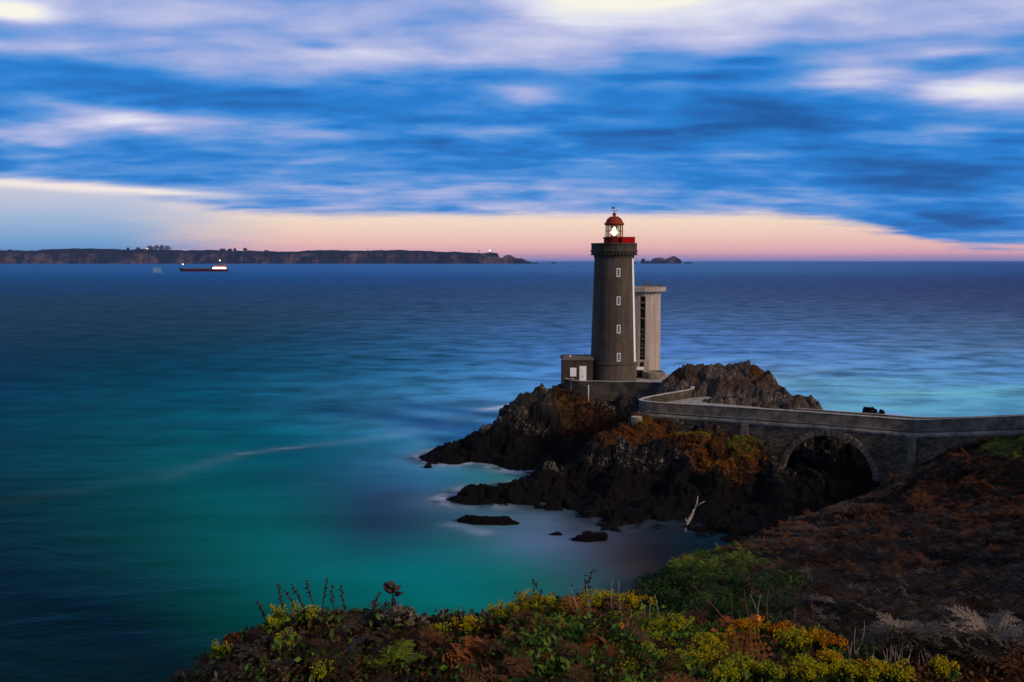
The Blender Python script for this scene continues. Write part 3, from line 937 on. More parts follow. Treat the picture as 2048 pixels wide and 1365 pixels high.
def R(px, py, Y, w_, sl):
    p = W(px, py, Y); return (p[0], p[1], p[2], w_, sl)

RIDGES = [
    # plateau carrying the towers
    [(8.5, 150, 8.8, 2.2, .95), (15, 149, 8.6, 2.5, .9), (22, 147, 8.7, 3.5, 1.0), (27, 146, 8.8, 4, 1.0)],
    # far left spur
    [R(1150, 776, 148.5, .8, .9), R(1092, 774, 147.5, 1.0, 1.1), R(1060, 790, 146.8, .8, 1.0), R(1045, 802, 146, .5, .9), R(1010, 836, 144.8, .5, .7), R(985, 852, 144, .5, .6),
     R(958, 872, 142.8, .4, .5), R(925, 882, 141.6, .4, .45), R(898, 891, 140.8, .2, .45), R(874, 909, 140, 0, .5)],
    # hollow floor between terrace and middle spur
    [(8, 140, 2.2, 1.5, .5), (14, 136, 4.2, 1.5, .6), (19, 134.5, 7.0, 1, 1)],
    [(-1, 138, .6, .8, .3), (6, 133, 1.4, 1.2, .4), (12, 130, 3.5, 1.5, .6)],
    # middle spur below the hairpin
    [R(1300, 838, 128.8, .8, .9), R(1262, 850, 127, 1.0, .75), R(1215, 880, 124.6, .8, .7), R(1165, 915, 122, .6, .6), R(1110, 938, 120, .5, .55), R(1050, 951, 118.4, .4, .5), R(985, 966, 117, .3, .45), R(935, 982, 116, .2, .45), R(898, 1001, 115.3, 0, .4)],
    # causeway bank
    [(17.5, 130.6, 7.6, .8, 1.1), (24, 127.8, 7.3, .8, 1.1), (29.5, 125.6, 6.4, .8, 1.2), (31, 125.2, 5, .5, 2.0)],
    # heathery buttress in front
    [R(1330, 875, 124, .8, .85), R(1400, 868, 122.5, 1.2, .9), R(1460, 880, 120.8, 1.2, .95), R(1520, 905, 119, .6, 1.1)],
    [R(1250, 900, 122, .5, .8), R(1230, 960, 116, .3, .7), R(1190, 1010, 109.5, .3, .6)],
    [R(1440, 930, 118, .8, .9), R(1430, 990, 112, .5, .9), R(1400, 1040, 106.5, .4, .7)],
    [R(1540, 930, 117.5, .4, 1.1), R(1560, 1010, 109, .3, .9), R(1500, 1055, 104, .3, .6)],
    [R(1300, 1000, 112, .5, .7), R(1250, 1050, 105, .4, .5), R(1185, 1068, 101.5, .2, .4), R(1165, 1078, 100, 0, .4)],
    [R(1130, 1000, 112.5, .4, .5), R(1050, 1020, 111.2, .2, .4), R(1025, 1024, 110.8, 0, .4)],
    # rock wall behind the arch
    [(33, 131, 6.5, 2, 1.2), (40, 129, 5.5, 2, 1.2), (48, 126, 6.5, 2, 1.0)],
    [(36.5, 124, 5.2, .6, 1.4), (39.8, 121.5, 3.6, .6, 1.0)],
    [(32, 118, 3.2, 1.5, .8), (37, 116, 2.6, 2, .6), (39, 115.5, 2.2, 1.5, .7)],
    [(33, 121, 2.8, 1.5, .8), (40, 119, 2.6, 1.8, .7)],
    [(24, 140, 8.0, 3, 1.2), (30, 137, 7.9, 3.5, 1.2), (38, 133, 7.2, 2.5, 1.3), (43, 130, 6, 1.5, 1.1)],
    # black foreshore ledges
    [R(1175, 1074, 101, .5, .35), R(1250, 1066, 102.5, .8, .35), R(1330, 1064, 103.5, 1, .4), R(1400, 1072, 102.5, 1, .4), R(1440, 1086, 100.5, .8, .4)],
    [R(1225, 1020, 107, .8, .4), R(1320, 1025, 108.5, 1.5, .5), R(1420, 1030, 109, 1.5, .5), R(1520, 1040, 107, 1.5, .5), R(1600, 1030, 106, 1.5, .5)],
    [R(1330, 1000, 112, 1, .6), R(1380, 960, 115.5, .8, .7), R(1390, 930, 118, .6, .8)],
    # foreshore
    [(17, 104, -.2, 3, .15), (24, 103, .5, 3, .2), (34, 108, 1.2, 3, .3)],
]
gx = np.arange(-18, 52, .2); gy = np.arange(97, 168, .2)
X, Y = np.meshgrid(gx, gy)
def headland(X, Y, detail=True):
    wx = X + fbm(X * .16, Y * .16, 11, 3) * 1.3; wy = Y + fbm(X * .16 + 40, Y * .16, 12, 3) * 1.3
    h = np.full(X.shape, -4.0)
    for r in RIDGES:
        g = seg_field(wx * .6 + X * .4, wy * .6 + Y * .4, r)
        m_ = np.maximum(h, g); k_ = .5
        h = m_ + k_ * np.exp(-abs(h - g) / k_) * .35
    base = h.copy()
    f1, e1 = facets(X + fbm(X * .4, Y * .4, 5, 3), Y * 1.25 + X * .35, 3.1, 50, .75)
    f2, e2 = facets(X * 1.1 - Y * .2, Y + X * .2, 1.15, 60, .85)
    amp = sstep(-1.5, 2.2, h)
    f3, e3 = facets(X * 1.0 + Y * .4, Y * 1.1 - X * .3, .62, 64, 1.2)
    h = h + amp * (f1 * .42 + f2 * .50 + f3 * .42 + fbm(X * .22, Y * .22, 70, 5) * .8)
    h -= amp * (.35 * np.exp(-e1 * 9) + .16 * np.exp(-e2 * 8))
    # keep the built platforms clear
    fl = ((X > 8) & (X < 29) & (Y > 146.5))
    h = np.where(fl, np.minimum(h, 9.3), h)
    return h, base
Hh, Hb = headland(X, Y)
# keep the roadway and hairpin clear of rock
def dist_poly(X, Y, P):
    best = np.full(X.shape, 1e9)
    for i in range(0, len(P) - 1):
        a, b = P[i][:2], P[i + 1][:2]; ab = b - a; L2 = ab @ ab + 1e-9
        t = np.clip(((X - a[0]) * ab[0] + (Y - a[1]) * ab[1]) / L2, 0, 1)
        best = np.minimum(best, np.hypot(X - a[0] - t * ab[0], Y - a[1] - t * ab[1]))
    return best
roadc = np.array([(q[0], q[1]) for q in cen])[::3]
dr_ = dist_poly(X, Y, roadc)
Hh = np.where(dr_ < 2.9, np.minimum(Hh, 7.5), Hh)
dh = dist_poly(X, Y, hairP[::6, :2])
Hh = np.where(dh < 1.1, np.minimum(Hh, np.interp(Y, [130, 148], [7.8, 9.0])), Hh)
inside = (X > 17) & (X < 31) & (Y > 129.5) & (Y < 143)
Hh = np.where(inside & (X > 16.4 + abs(Y - 132) * .9), np.minimum(Hh, 8.15), Hh)
# clear water gap under the arch
gap = (abs((X - bridgeP[ic, 0]) * tdir[0] + (Y - bridgeP[ic, 1]) * tdir[1]) < AR - .4)
nd = (X - bridgeP[ic, 0]) * ndir[0] + (Y - bridgeP[ic, 1]) * ndir[1]
Hh = np.where(gap & (nd > -6) & (nd < 3), np.minimum(Hh, 3.6 + fbm(X * .5, Y * .5, 3, 3) * 1.2), Hh)

def vegmask(X, Y, H):
    v_ = np.zeros(X.shape)
    for px, py, Yd, rad, a in [(1445, 890, 120.6, 4.6, 1.25), (1400, 870, 122.5, 3.5, 1.0), (1470, 925, 118.6, 2.6, 1.1), (1490, 880, 120, 2.5, 1.0), (1300, 850, 127, 3, 1), (1250, 865, 126, 2.6, 1.0), (1215, 885, 124.4, 2.0, .9),
                              (1350, 868, 124, 2.6, .8), (1170, 800, 143.5, 3.4, .9), (1210, 815, 141, 3.6, .85), (1130, 800, 145.5, 2.2, .8), (1150, 830, 141, 2.4, .6), (1240, 830, 139, 3, .6)]:
        p = W(px, py, Yd)
        v_ = np.maximum(v_, a * np.exp(-(((X - p[0]) ** 2 + (Y - p[1]) ** 2) / rad ** 2) ** 2))
    v_ = v_ * sstep(-.45, .15, fbm(X * .8, Y * .8, 91, 4) + .35)
    return np.clip(v_ * 1.3 - .15, 0, 1)
VG = vegmask(X, Y, Hh)
Hh = Hh - VG * 0.0
jx = fbm(X * .9, Y * .9, 140, 3) * .22; jy = fbm(X * .9 + 9, Y * .9, 141, 3) * .22
Vv = np.stack([X + jx, Y + jy, Hh], -1).reshape(-1, 3)
ny, nx = X.shape
ii = np.arange(nx * ny).reshape(ny, nx)
Q = np.stack([ii[:-1, :-1], ii[:-1, 1:], ii[1:, 1:], ii[1:, :-1]], -1).reshape(-1, 4)
keep = Hh.reshape(-1)[Q].max(1) > -1.2
me = fastmesh('rocky_headland', Vv, Q[keep], smooth=False, attrs={'veg': ('FLOAT', 'POINT', VG.ravel())})
tag(link('rocky_headland', me, M['rock']), kind='structure')

# separate rocks: faceted lumps
def rock_mesh(name, sx, sy, sz, seed, sub=5, cut=.35, rough=.35, ridge=None):
    bm = bmesh.new(); bmesh.ops.create_icosphere(bm, subdivisions=sub, radius=1.0)
    P = np.array([v_.co[:] for v_ in bm.verts])
    F3 = np.array([[v_.index for v_ in f_.verts] for f_ in bm.faces]); bm.free()
    n1 = fbm3(P * 1.3 + seed * 3.7, seed, 4)
    rr = np.random.default_rng(seed)
    r_ = np.ones(len(P)) * 1.15
    for k in range(34):                      # planes chop the ball into facets
        d = rr.normal(size=3); d[2] *= .6; d /= np.linalg.norm(d)
        o = rr.uniform(.62, .98)
        c = P @ d
        r_ = np.where(c > .05, np.minimum(r_, o / np.maximum(c, .05)), r_)
    r_ = r_ * (1 + rough * n1 * .6) + fbm3(P * 5 + seed, seed + 9, 3) * rough * .18
    V_ = P * r_[:, None]
    V_[:, 2] = np.where(V_[:, 2] < -cut, -cut, V_[:, 2])
    V_ *= np.array([sx, sy, sz])
    return fastmesh(name, V_, F3, smooth=False, attrs={'veg': ('FLOAT', 'POINT', np.zeros(len(V_)))})

# rock mound beside the road: own heightfield with two crests
mgx = np.arange(20.5, 44, .12); mgy = np.arange(128, 150, .12)
MX, MY = np.meshgrid(mgx, mgy)
MR = [
    [R(1350, 748, 143, .3, 1.3), R(1364, 731, 143, .6, 1.1), R(1430, 731, 142.5, 1.0, .9), R(1480, 731, 142, .8, .9), R(1510, 733, 141, .6, 1.0), R(1535, 750, 140, .4, 1.1), R(1560, 772, 138.5, .4, 1.0), R(1590, 792, 136.5, .4, .9), R(1632, 806, 134.5, .5, 1.2), R(1655, 824, 133.5, .2, 1.4)],
    [R(1392, 786, 138, .4, 1.9), R(1412, 766, 139, .4, 1.5), R(1440, 754, 138.8, .7, 1.4), R(1485, 752, 138.5, .8, 1.5), R(1520, 770, 137, .8, 1.6), R(1560, 782, 135.8, .7, 1.6), R(1600, 800, 134.2, .4, 1.6)],
    [R(1396, 799, 134.6, .4, 1.8), R(1450, 793, 134.4, .8, 1.6), R(1520, 797, 132.4, .7, 1.6), R(1590, 809, 130, .4, 1.8)],
]
wx = MX + fbm(MX * .5, MY * .5, 211, 3) * .5; wy = MY + fbm(MX * .5 + 7, MY * .5, 212, 3) * .5
MH = np.full(MX.shape, 5.0)
for r in MR: MH = np.maximum(MH, seg_field(wx, wy, r))
f1, e1 = facets(MX * 1.2 + MY * .3, MY, 1.9, 220, .8); f2, e2 = facets(MX, MY * 1.2 - MX * .3, .75, 230, .9)
am = sstep(6, 9, MH)
MH = MH + am * (f1 * .30 + f2 * .33 + fbm(MX * .5, MY * .5, 240, 5) * .55) - am * (.25 * np.exp(-e1 * 9) + .12 * np.exp(-e2 * 8))
MH = np.where(dist_poly(MX, MY, roadc) < 2.0, np.minimum(MH, 7.2), MH)
mv = sstep(.1, .5, fbm(MX * .35, MY * .35, 250, 4)) * sstep(9, 12, MH) * .9
ny, nx = MX.shape; ii = np.arange(nx * ny).reshape(ny, nx)
Q = np.stack([ii[:-1, :-1], ii[:-1, 1:], ii[1:, 1:], ii[1:, :-1]], -1).reshape(-1, 4)
keep = MH.reshape(-1)[Q].max(1) > 7.0
me = fastmesh('rock_mound', np.stack([MX + fbm(MX * 2, MY * 2, 260, 2) * .1, MY + fbm(MX * 2 + 5, MY * 2, 261, 2) * .1, MH], -1).reshape(-1, 3), Q[keep], attrs={'veg': ('FLOAT', 'POINT', mv.ravel())})
tag(link('rock_mound', me, M['rock_pale']), 'craggy brown rock mound with pale lichen rising beside the causeway road', 'rock')

def place_rock(px, py, z, sx, sy, sz, seed, label, cat='rock', group=None, mat='rock_wet', name='sea_rock', cut=.35, rot=0.0, rough=.62):
    p = WZ(px, py, z)
    me = rock_mesh(name, sx, sy, sz, seed, cut=cut, rough=rough)
    o = link(name, me, M[mat], loc=(p[0], p[1], 0)); o.rotation_euler.z = rot
    return tag(o, label, cat, group)
place_rock(985, 1048, 0, 3.6, 1.0, .95, 301, 'long low black rock lying alone in the bay with foam at its left end', name='sea_rock')
place_rock(938, 1044, 0, 1.9, .9, .95, 302, 'knobbly black rock end washed by foam in the bay', name='sea_rock', cut=.3)
place_rock(855, 936, 0, .75, .55, .45, 303, 'tiny black rock in the foam off the far spur tip')
place_rock(1112, 1070, 0, .9, .4, .28, 304, 'flat dark pebble of rock breaking the calm grey shallows')
place_rock(1741, 829, 0, 1.75, 1.3, 1.3, 305, 'dark flat topped sea rock seen just over the causeway wall, larger of two', cut=.2)
place_rock(1763, 829, 0, .8, .9, 1.15, 306, 'smaller dark knob of rock seen just over the causeway wall', cut=.2)
place_rock(1182, 1080, 0, 2.3, 1.2, .8, 308, 'dark weedy boulder at the foot of the cliff by the cove water')

# bleached dead branch and pale sliver against the cliff
m = plain('bleached_wood', (.36, .31, .25), .8, var=.35, scale=2.5, bumpd=.02)
dbt = empty('dead_tree', tuple(W(1369, 1078, 103.5)), 'bleached forked dead branch leaning on the black cliff foot', 'branch')
mb = MB(); Yb = 101.6
pts = [W(1369, 1074, Yb), W(1371, 1060, Yb), W(1376, 1045, Yb + .2), (W(1384, 1030, Yb + .4)), W(1391, 1015, Yb + .5), W(1394, 1005, Yb + .6), W(1396, 992, Yb + .6)]
mb.tube(pts, [.10, .13, .17, .15, .09, .06, .03], 8); mb.build('trunk', m, dbt)
for pp, rr_ in (([W(1391, 1015, Yb + .5), W(1400, 1008, Yb + .3), W(1410, 1003, Yb)], [.09, .07, .03]), ([W(1380, 1036, Yb + .3), W(1387, 1028, Yb), W(1386, 1018, Yb)], [.1, .06, .02]), ([W(1376, 1048, Yb + .2), W(1372, 1040, Yb), W(1373, 1036, Yb)], [.1, .06, .02])):
    mb = MB(); mb.tube(pp, rr_, 7); mb.build('limb', m, dbt)

# ------------------------------------------------------------------ right hillside
HP = []
def hp(px, py, Yd): HP.append(tuple(W(px, py, Yd)))
for a in [(2300, 845, 92), (2150, 858, 98), (2048, 872, 103), (1950, 893, 107.5), (1880, 915, 110.5), (1835, 938, 112), (1780, 962, 111.5), (1750, 982, 110), (1715, 1000, 107), (1650, 1030, 102), (1580, 1052, 96), (1500, 1082, 88), (1430, 1104, 80), (1370, 1128, 70), (1320, 1150, 58), (1300, 1185, 45), (1290, 1220, 34),
          (2048, 950, 92), (1900, 960, 98), (1800, 1010, 98), (2048, 1050, 72), (1850, 1050, 80), (1700, 1060, 88), (1600, 1085, 82), (1500, 1115, 74), (1420, 1140, 62),
          (2048, 1150, 50), (1850, 1150, 55), (1700, 1140, 60), (1550, 1150, 55), (1400, 1190, 44), (2048, 1240, 34), (1850, 1250, 32), (1650, 1250, 32), (1450, 1260, 28), (1350, 1270, 26),
          (2300, 950, 88), (2300, 1050, 62), (2400, 1150, 42), (2400, 1240, 28)]:
    hp(*a)
# seaward drop beyond the crest
for (px, py, Yd), drop, dxo in [((1715, 1000, 107), 6, -6), ((1650, 1030, 102), 7, -6), ((1580, 1052, 96), 7, -6.5), ((1500, 1082, 88), 8, -7), ((1430, 1104, 80), 9, -7), ((1370, 1128, 70), 11, -8), ((1320, 1150, 58), 14, -9), ((1300, 1185, 45), 18, -11), ((1290, 1220, 34), 20, -11)]:
    p = W(px, py, Yd); HP.append((p[0] + dxo, p[1] + 1.5, p[2] - drop))
HP += [(70, 115, 9), (58, 122, 6), (50, 124, 2), (44, 121, -1), (38, 114, -1.5), (80, 90, 22), (80, 60, 26), (40, 20, 24), (60, 30, 27), (-4, 40, -2), (-2, 28, 2), (10, 24, 19)]
hx = np.concatenate([np.arange(-6, 30, .5), np.arange(30, 90, .7)]); hy = np.arange(14, 122, .6)
TX, TY = np.meshgrid(hx, hy)
_tp = np.array(HP)
def hill(X, Y):
    return tps(_tp, X, Y, lam=.5)[..., 0] + fbm(X * .15, Y * .15, 400, 4) * .5 + fbm(X * .5, Y * .5, 405, 3) * .65
TZ = hill(TX, TY)
ny, nx = TX.shape; ii = np.arange(nx * ny).reshape(ny, nx)
Q = np.stack([ii[:-1, :-1], ii[:-1, 1:], ii[1:, 1:], ii[1:, :-1]], -1).reshape(-1, 4)
keep = TZ.reshape(-1)[Q].max(1) > -1.5
# do not bury the causeway
dbr = dist_poly(TX, TY, np.array([(q[0], q[1]) for q in cen])[::3])
zr_ = np.interp(TX, rp[::-1, 0], rp[::-1, 2])
TZ = np.where(dbr < 2.6, np.minimum(TZ, zr_ - .6), TZ)
M['soil'] = plain('soil', (.010, .007, .005), .95, var=.5, scale=1.5, bumpd=.1)
me = fastmesh('hillside', np.stack([TX, TY, TZ], -1).reshape(-1, 3), Q[keep], smooth=True)
tag(link('hillside', me, M['soil']), kind='structure')

# near ground on the cliff edge
NP_ = []
def np_(px, py, Yd): NP_.append(tuple(W(px, py, Yd)))
CREST = [(200, 1460), (320, 1440), (400, 1412), (440, 1378), (520, 1308), (600, 1266), (700, 1272), (800, 1272), (880, 1290), (960, 1275), (1060, 1245), (1150, 1245), (1250, 1245), (1340, 1275), (1450, 1290), (1560, 1300), (1650, 1310), (1760, 1335), (1850, 1335), (1950, 1320), (2048, 1310), (2200, 1300)]
for px, py in CREST:
    p = W(px, py, 7.6); NP_.append(tuple(p))
    NP_.append((p[0], 6.0, p[2] + .28)); NP_.append((p[0], 3.0, p[2] + .75)); NP_.append((p[0], 9.2, p[2] - 1.1)); NP_.append((p[0] * 1.1, 11.5, p[2] - 4.0)); NP_.append((p[0], 0.5, 26.2 + min(0, p[0] + 3) * .2))
ngx = np.arange(-4.5, 6.5, .1); ngy = np.arange(.4, 11.6, .1)
GX, GY = np.meshgrid(ngx, ngy)
_np = np.array(NP_)
def near(X, Y): return tps(_np, X, Y, lam=.02)[..., 0] + fbm(X * 1.5, Y * 1.5, 410, 4) * .06
GZ = near(GX, GY)
ny, nx = GX.shape; ii = np.arange(nx * ny).reshape(ny, nx)
Q = np.stack([ii[:-1, :-1], ii[:-1, 1:], ii[1:, 1:], ii[1:, :-1]], -1).reshape(-1, 4)
me = fastmesh('ground', np.stack([GX, GY, GZ], -1).reshape(-1, 3), Q, smooth=True)
tag(link('ground', me, M['soil']), kind='structure')

# ------------------------------------------------------------------ leaves
def leafmat(name, stops, trans=.25, rough=.6):
    """tint attribute picks the plant's own hue"""
    m, nt, b, out = newmat(name)
    c = ramp(nt, attr(nt, 'tint'), stops)
    n = noise(nt, geo(nt), 30.0, 2)
    c = mixc(nt, n.ss(.3, .7) * .35, c, (.02, .012, .006))
    setc(nt, b, c); b.inputs['Roughness'].default_value = rough
    t = nt.nodes.new('ShaderNodeBsdfTranslucent'); nt.links.new(c.s, t.inputs[0])
    mx = nt.nodes.new('ShaderNodeMixShader'); mx.inputs[0].default_value = trans
    nt.links.new(b.outputs[0], mx.inputs[1]); nt.links.new(t.outputs[0], mx.inputs[2]); nt.links.new(mx.outputs[0], out.inputs[0])
    return m
# 0 grey-brown dead .. brown .. rust .. orange .. olive .. green
TST = [(0.0, (.15, .122, .094)), (.12, (.24, .195, .15)), (.2, (.008, .006, .004)), (.32, (.10, .048, .02)), (.42, (.19, .07, .018)), (.52, (.32, .095, .02)), (.62, (.42, .17, .015)), (.74, (.26, .25, .018)), (.86, (.10, .19, .022)), (1.0, (.014, .045, .012))]
M['leaf'] = leafmat('leaf', TST)

def frond_proto(n=9, L=1.0, wid=.36, droop=.5, seed=0, sub=0):
    """pinnate frond along +x, arching; triangles"""
    rr = np.random.default_rng(seed)
    V_ = []; T_ = []
    def pt(t): return np.array([L * t * (1 - .12 * t), 0, L * (.55 * t - droop * t * t)])
    for i in range(n):
        t = (i + .6) / n
        p = pt(t); q = pt(min(1, t + .55 / n))
        wv = wid * L * (1 - t) ** .75 * (.45 + 1.1 * min(1, t * 3)) * rr.uniform(.8, 1.1)
        for s_ in (-1, 1):
            tip = p + np.array([.38 * wv, s_ * wv, -.22 * wv + rr.uniform(-.06, .06)])
            if sub:
                for k in range(sub):
                    a = k / sub; 
                    pa = p + (tip - p) * a; pb = p + (tip - p) * min(1, a + .95 / sub)
                    ww = .22 * wv * (1 - a) + .02 * L
                    mid_ = (pa + pb) / 2
                    for s2 in (-1, 1):
                        b = len(V_)
                        V_ += [pa, pb, mid_ + np.array([s2 * ww + .01, 0, rr.uniform(-.02, .02)])]
                        T_.append((b, b + 1, b + 2))
            else:
                b = len(V_); V_ += [p, q, tip]; T_.append((b, b + 1, b + 2))
    for i in range(4):
        a, c = pt(i / 4), pt((i + 1) / 4); b = len(V_)
        V_ += [a + [0, .006 * L, 0], a - [0, .006 * L, 0], c]; T_.append((b, b + 1, b + 2))
    return np.array(V_), np.array(T_)
def plant_proto(nf, seed, n=8, droop=.5, sub=0, up=.0):
    rr = np.random.default_rng(seed); VV = []; TT = []; k = 0
    for i in range(nf):
        v_, t_ = frond_proto(n, rr.uniform(.7, 1.15), .36, droop * rr.uniform(.7, 1.3), seed * 50 + i, sub)
        a = 2 * PI * i / nf + rr.uniform(-.4, .4); e = rr.uniform(-.2, .35) + up
        ca, sa, ce, se = math.cos(a), math.sin(a), math.cos(e), math.sin(e)
        x = v_[:, 0] * ce - v_[:, 2] * se; z = v_[:, 0] * se + v_[:, 2] * ce
        v2 = np.stack([x * ca - v_[:, 1] * sa, x * sa + v_[:, 1] * ca, z], 1)
        VV.append(v2); TT.append(t_ + k); k += len(v2)
    return np.concatenate(VV), np.concatenate(TT)
def clump_proto(nl, seed, size=.16, flat=.6, lobes=True):
    """ball of loose leaves"""
    rr = np.random.default_rng(seed); VV = []; TT = []
    for i in range(nl):
        c = rr.normal(size=3); c *= min(1.0, 2.0 / np.linalg.norm(c)); c *= np.array([.36, .36, .26]); c[2] = abs(c[2])
        d = rr.normal(size=3); d[2] = abs(d[2]) * flat + .25; d /= np.linalg.norm(d)
        a = np.cross(d, rr.normal(size=3)); a /= np.linalg.norm(a); b_ = np.cross(d, a)
        s_ = size * rr.uniform(.6, 1.3); k = len(VV)
        VV += [c - a * s_, c + b_ * s_ * .55 + d * s_ * .15, c + a * s_, c - b_ * s_ * .55 + d * s_ * .15]
        TT += [(k, k + 1, k + 2), (k, k + 2, k + 3)]
    return np.array(VV), np.array(TT)
def grass_proto(nb, seed, lean=.35):
    rr = np.random.default_rng(seed); VV = []; TT = []
    for i in range(nb):
        a = rr.uniform(0, 2 * PI); l = rr.uniform(.5, 1.1); o = rr.normal(size=2) * .13
        e = np.array([math.cos(a), math.sin(a)]) * lean * l * rr.uniform(.3, 1.3); k = len(VV); sdx = np.array([-math.sin(a), math.cos(a)]) * .02
        VV += [(o[0] - sdx[0], o[1] - sdx[1], 0), (o[0] + sdx[0], o[1] + sdx[1], 0), (o[0] + e[0] * .45, o[1] + e[1] * .45, l * .65), (o[0] + e[0], o[1] + e[1], l * .85)]
        TT += [(k, k + 1, k + 2), (k + 1, k + 3, k + 2)]
    return np.array(VV, float), np.array(TT)

def scatter(name, protos, P, scale, tint, tilt=.25, seed=1, mat=None, sq=1.0):
    """merge many small plants into one ground-cover mesh"""
    rr = np.random.default_rng(seed)
    Vs = []; Ts = []; Tn = []; base = 0
    pid = rr.integers(0, len(protos), len(P))
    for k, (pv, ptr) in enumerate(protos):
        idx = np.where(pid == k)[0]
        if not len(idx): continue
        a = rr.uniform(0, 2 * PI, len(idx)); s_ = scale[idx]
        ca, sa = np.cos(a), np.sin(a)
        tx = rr.normal(0, tilt, len(idx)); ty = rr.normal(0, tilt, len(idx))
        x = pv[None, :, 0] * ca[:, None] - pv[None, :, 1] * sa[:, None]
        y = pv[None, :, 0] * sa[:, None] + pv[None, :, 1] * ca[:, None]
        z = pv[None, :, 2] * sq + x * tx[:, None] + y * ty[:, None]
        V_ = np.stack([x * s_[:, None] + P[idx, 0:1], y * s_[:, None] + P[idx, 1:2], z * s_[:, None] + P[idx, 2:3]], -1)
        n = pv.shape[0]
        Ts.append((ptr[None] + (np.arange(len(idx)) * n)[:, None, None]).reshape(-1, 3) + base)
        Vs.append(V_.reshape(-1, 3)); Tn.append(np.repeat(tint[idx] , n) + rr.normal(0, .012, len(idx) * n)); base += n * len(idx)
    me = fastmesh(name, np.concatenate(Vs), np.concatenate(Ts), attrs={'tint': ('FLOAT', 'POINT', np.clip(np.concatenate(Tn), 0, 1))})
    return link(name, me, mat or M['leaf'])

def to_px(P):
    d = P[:, 1] * ct - (P[:, 2] - CAMZ) * st
    up_ = P[:, 1] * st + (P[:, 2] - CAMZ) * ct
    return 1024 + F * P[:, 0] / d, 682.5 - F * up_ / d

# bracken over the right hillside
def hill_cover():
    n = 60000
    yy = 18 + (118 - 18) * RNG.uniform(0, 1, n) ** .8
    uu = RNG.uniform(.05, .62, n); xx = uu * yy
    zz = hill(xx, yy)
    P = np.stack([xx, yy, zz], 1)
    pxx, pyy = to_px(P)
    ok = (zz > .3) & (pxx < 2120) & (pxx > 1100) & (pyy < 1420)
    db = dist_poly(xx, yy, np.array([(q[0], q[1]) for q in cen])[::3])
    ok &= db > 2.75
    ok &= ~((db < 8) & (yy > np.interp(xx, bridgeP[::-1, 0], bridgeP[::-1, 1]) - .4))
    # thin by distance
    ok &= RNG.uniform(0, 1, n) < np.clip(.2 + yy / 130, 0, 1)
    return P[ok], pxx[ok], pyy[ok]
P, pxx, pyy = hill_cover()
yy = P[:, 1]
f1 = fbm(P[:, 0] * .12, P[:, 1] * .12, 500, 4); f2 = fbm(P[:, 0] * .5, P[:, 1] * .5, 510, 3)
crest = np.clip(1 - (P[:, 0] / yy - np.interp(yy, [34, 45, 58, 70, 80, 88, 96, 102, 107, 112], [.133, .138, .148, .173, .203, .238, .278, .313, .345, .40])) / .035, 0, 1)
RQ = RNG.uniform(0, 1, len(P))
dcr = dist_poly(P[:, 0], P[:, 1], [W(*q) for q in ((1760, 985, 110), (1715, 1000, 107), (1650, 1030, 102), (1580, 1052, 96), (1500, 1082, 88), (1430, 1104, 80))])
crest = np.where(dcr < 8, 1.0, 0.0)
tint = np.where(RQ < .66, RNG.uniform(.19, .25, len(P)), RNG.uniform(.28, .42, len(P)))       # mostly dark dead stems, some brown fronds
up_hill = sstep(50, 85, yy)
tint = np.where((RQ > .74 - .25 * up_hill) & (f2 + f1 * .6 > .42 - .40 * up_hill), RNG.uniform(.38, .56, len(P)), tint)
tint = np.where((RQ > .975 - .03 * up_hill), RNG.uniform(.42, .55, len(P)), tint)
tint = np.where((dcr < 5.5 + 5 * f1) & (RQ < .6), .02 + .12 * RNG.uniform(0, 1, len(P)), tint)
def gz(px, py, r, ry=None): return np.exp(-((pxx - px) / r) ** 2 - ((pyy - py) / (ry or r)) ** 2)
RU = RNG.uniform(0, 1, len(P))
g1 = gz(1400, 1135, 95, 40); tint = np.where(RU < g1 * 1.1, RNG.uniform(.7, .9, len(P)), tint)
g2 = gz(2025, 893, 50, 15); tint = np.where(RU < g2 * 1.2, RNG.uniform(.72, .92, len(P)), tint)
g3 = gz(1400, 1200, 130, 45); tint = np.where(RU < g3 * 1.2, RNG.uniform(.955, 1.0, len(P)), tint)
tint = np.where((yy < 48) & (tint > .34) & (tint < .7), .2, tint)
grey = RNG.uniform(0, 1, len(P)) < np.where(yy < 90, .34, .22); tint = np.where(grey & (tint < .45), RNG.uniform(.0, .15, len(P)), tint)
sc = RNG.uniform(.38, .8, len(P)) * np.where(crest > .25, .75, 1) * np.where(tint < .155, .62, 1.0)
cl_ = fbm(P[:, 0] * .45 + 8, P[:, 1] * .45, 540, 3)
sc = sc * np.clip(1.0 + cl_ * 1.3, .45, 1.7)
tint = np.where((cl_ < -.12) & (tint < .7) & (RNG.uniform(0, 1, len(P)) < .55), RNG.uniform(.19, .25, len(P)), tint)
bp = [plant_proto(6, s_, 8, .6) for s_ in range(4)]
gp = [grass_proto(22, 40 + s_) for s_ in range(3)]
cp_ = [clump_proto(110, 60 + s_, .075) for s_ in range(4)]
isg = tint > .85
tag(scatter('hillside_ivy', cp_, P[isg], sc[isg] * 1.0, tint[isg], seed=5), kind='stuff')
isd = (~isg) & (tint < .155) & (crest > .25)
tag(scatter('dry_grass', gp, P[isd], sc[isd] * .9, tint[isd], seed=6), kind='stuff')
isb = ~(isg | isd)
tag(scatter('bracken', bp, P[isb], sc[isb], tint[isb], seed=7), kind='stuff')

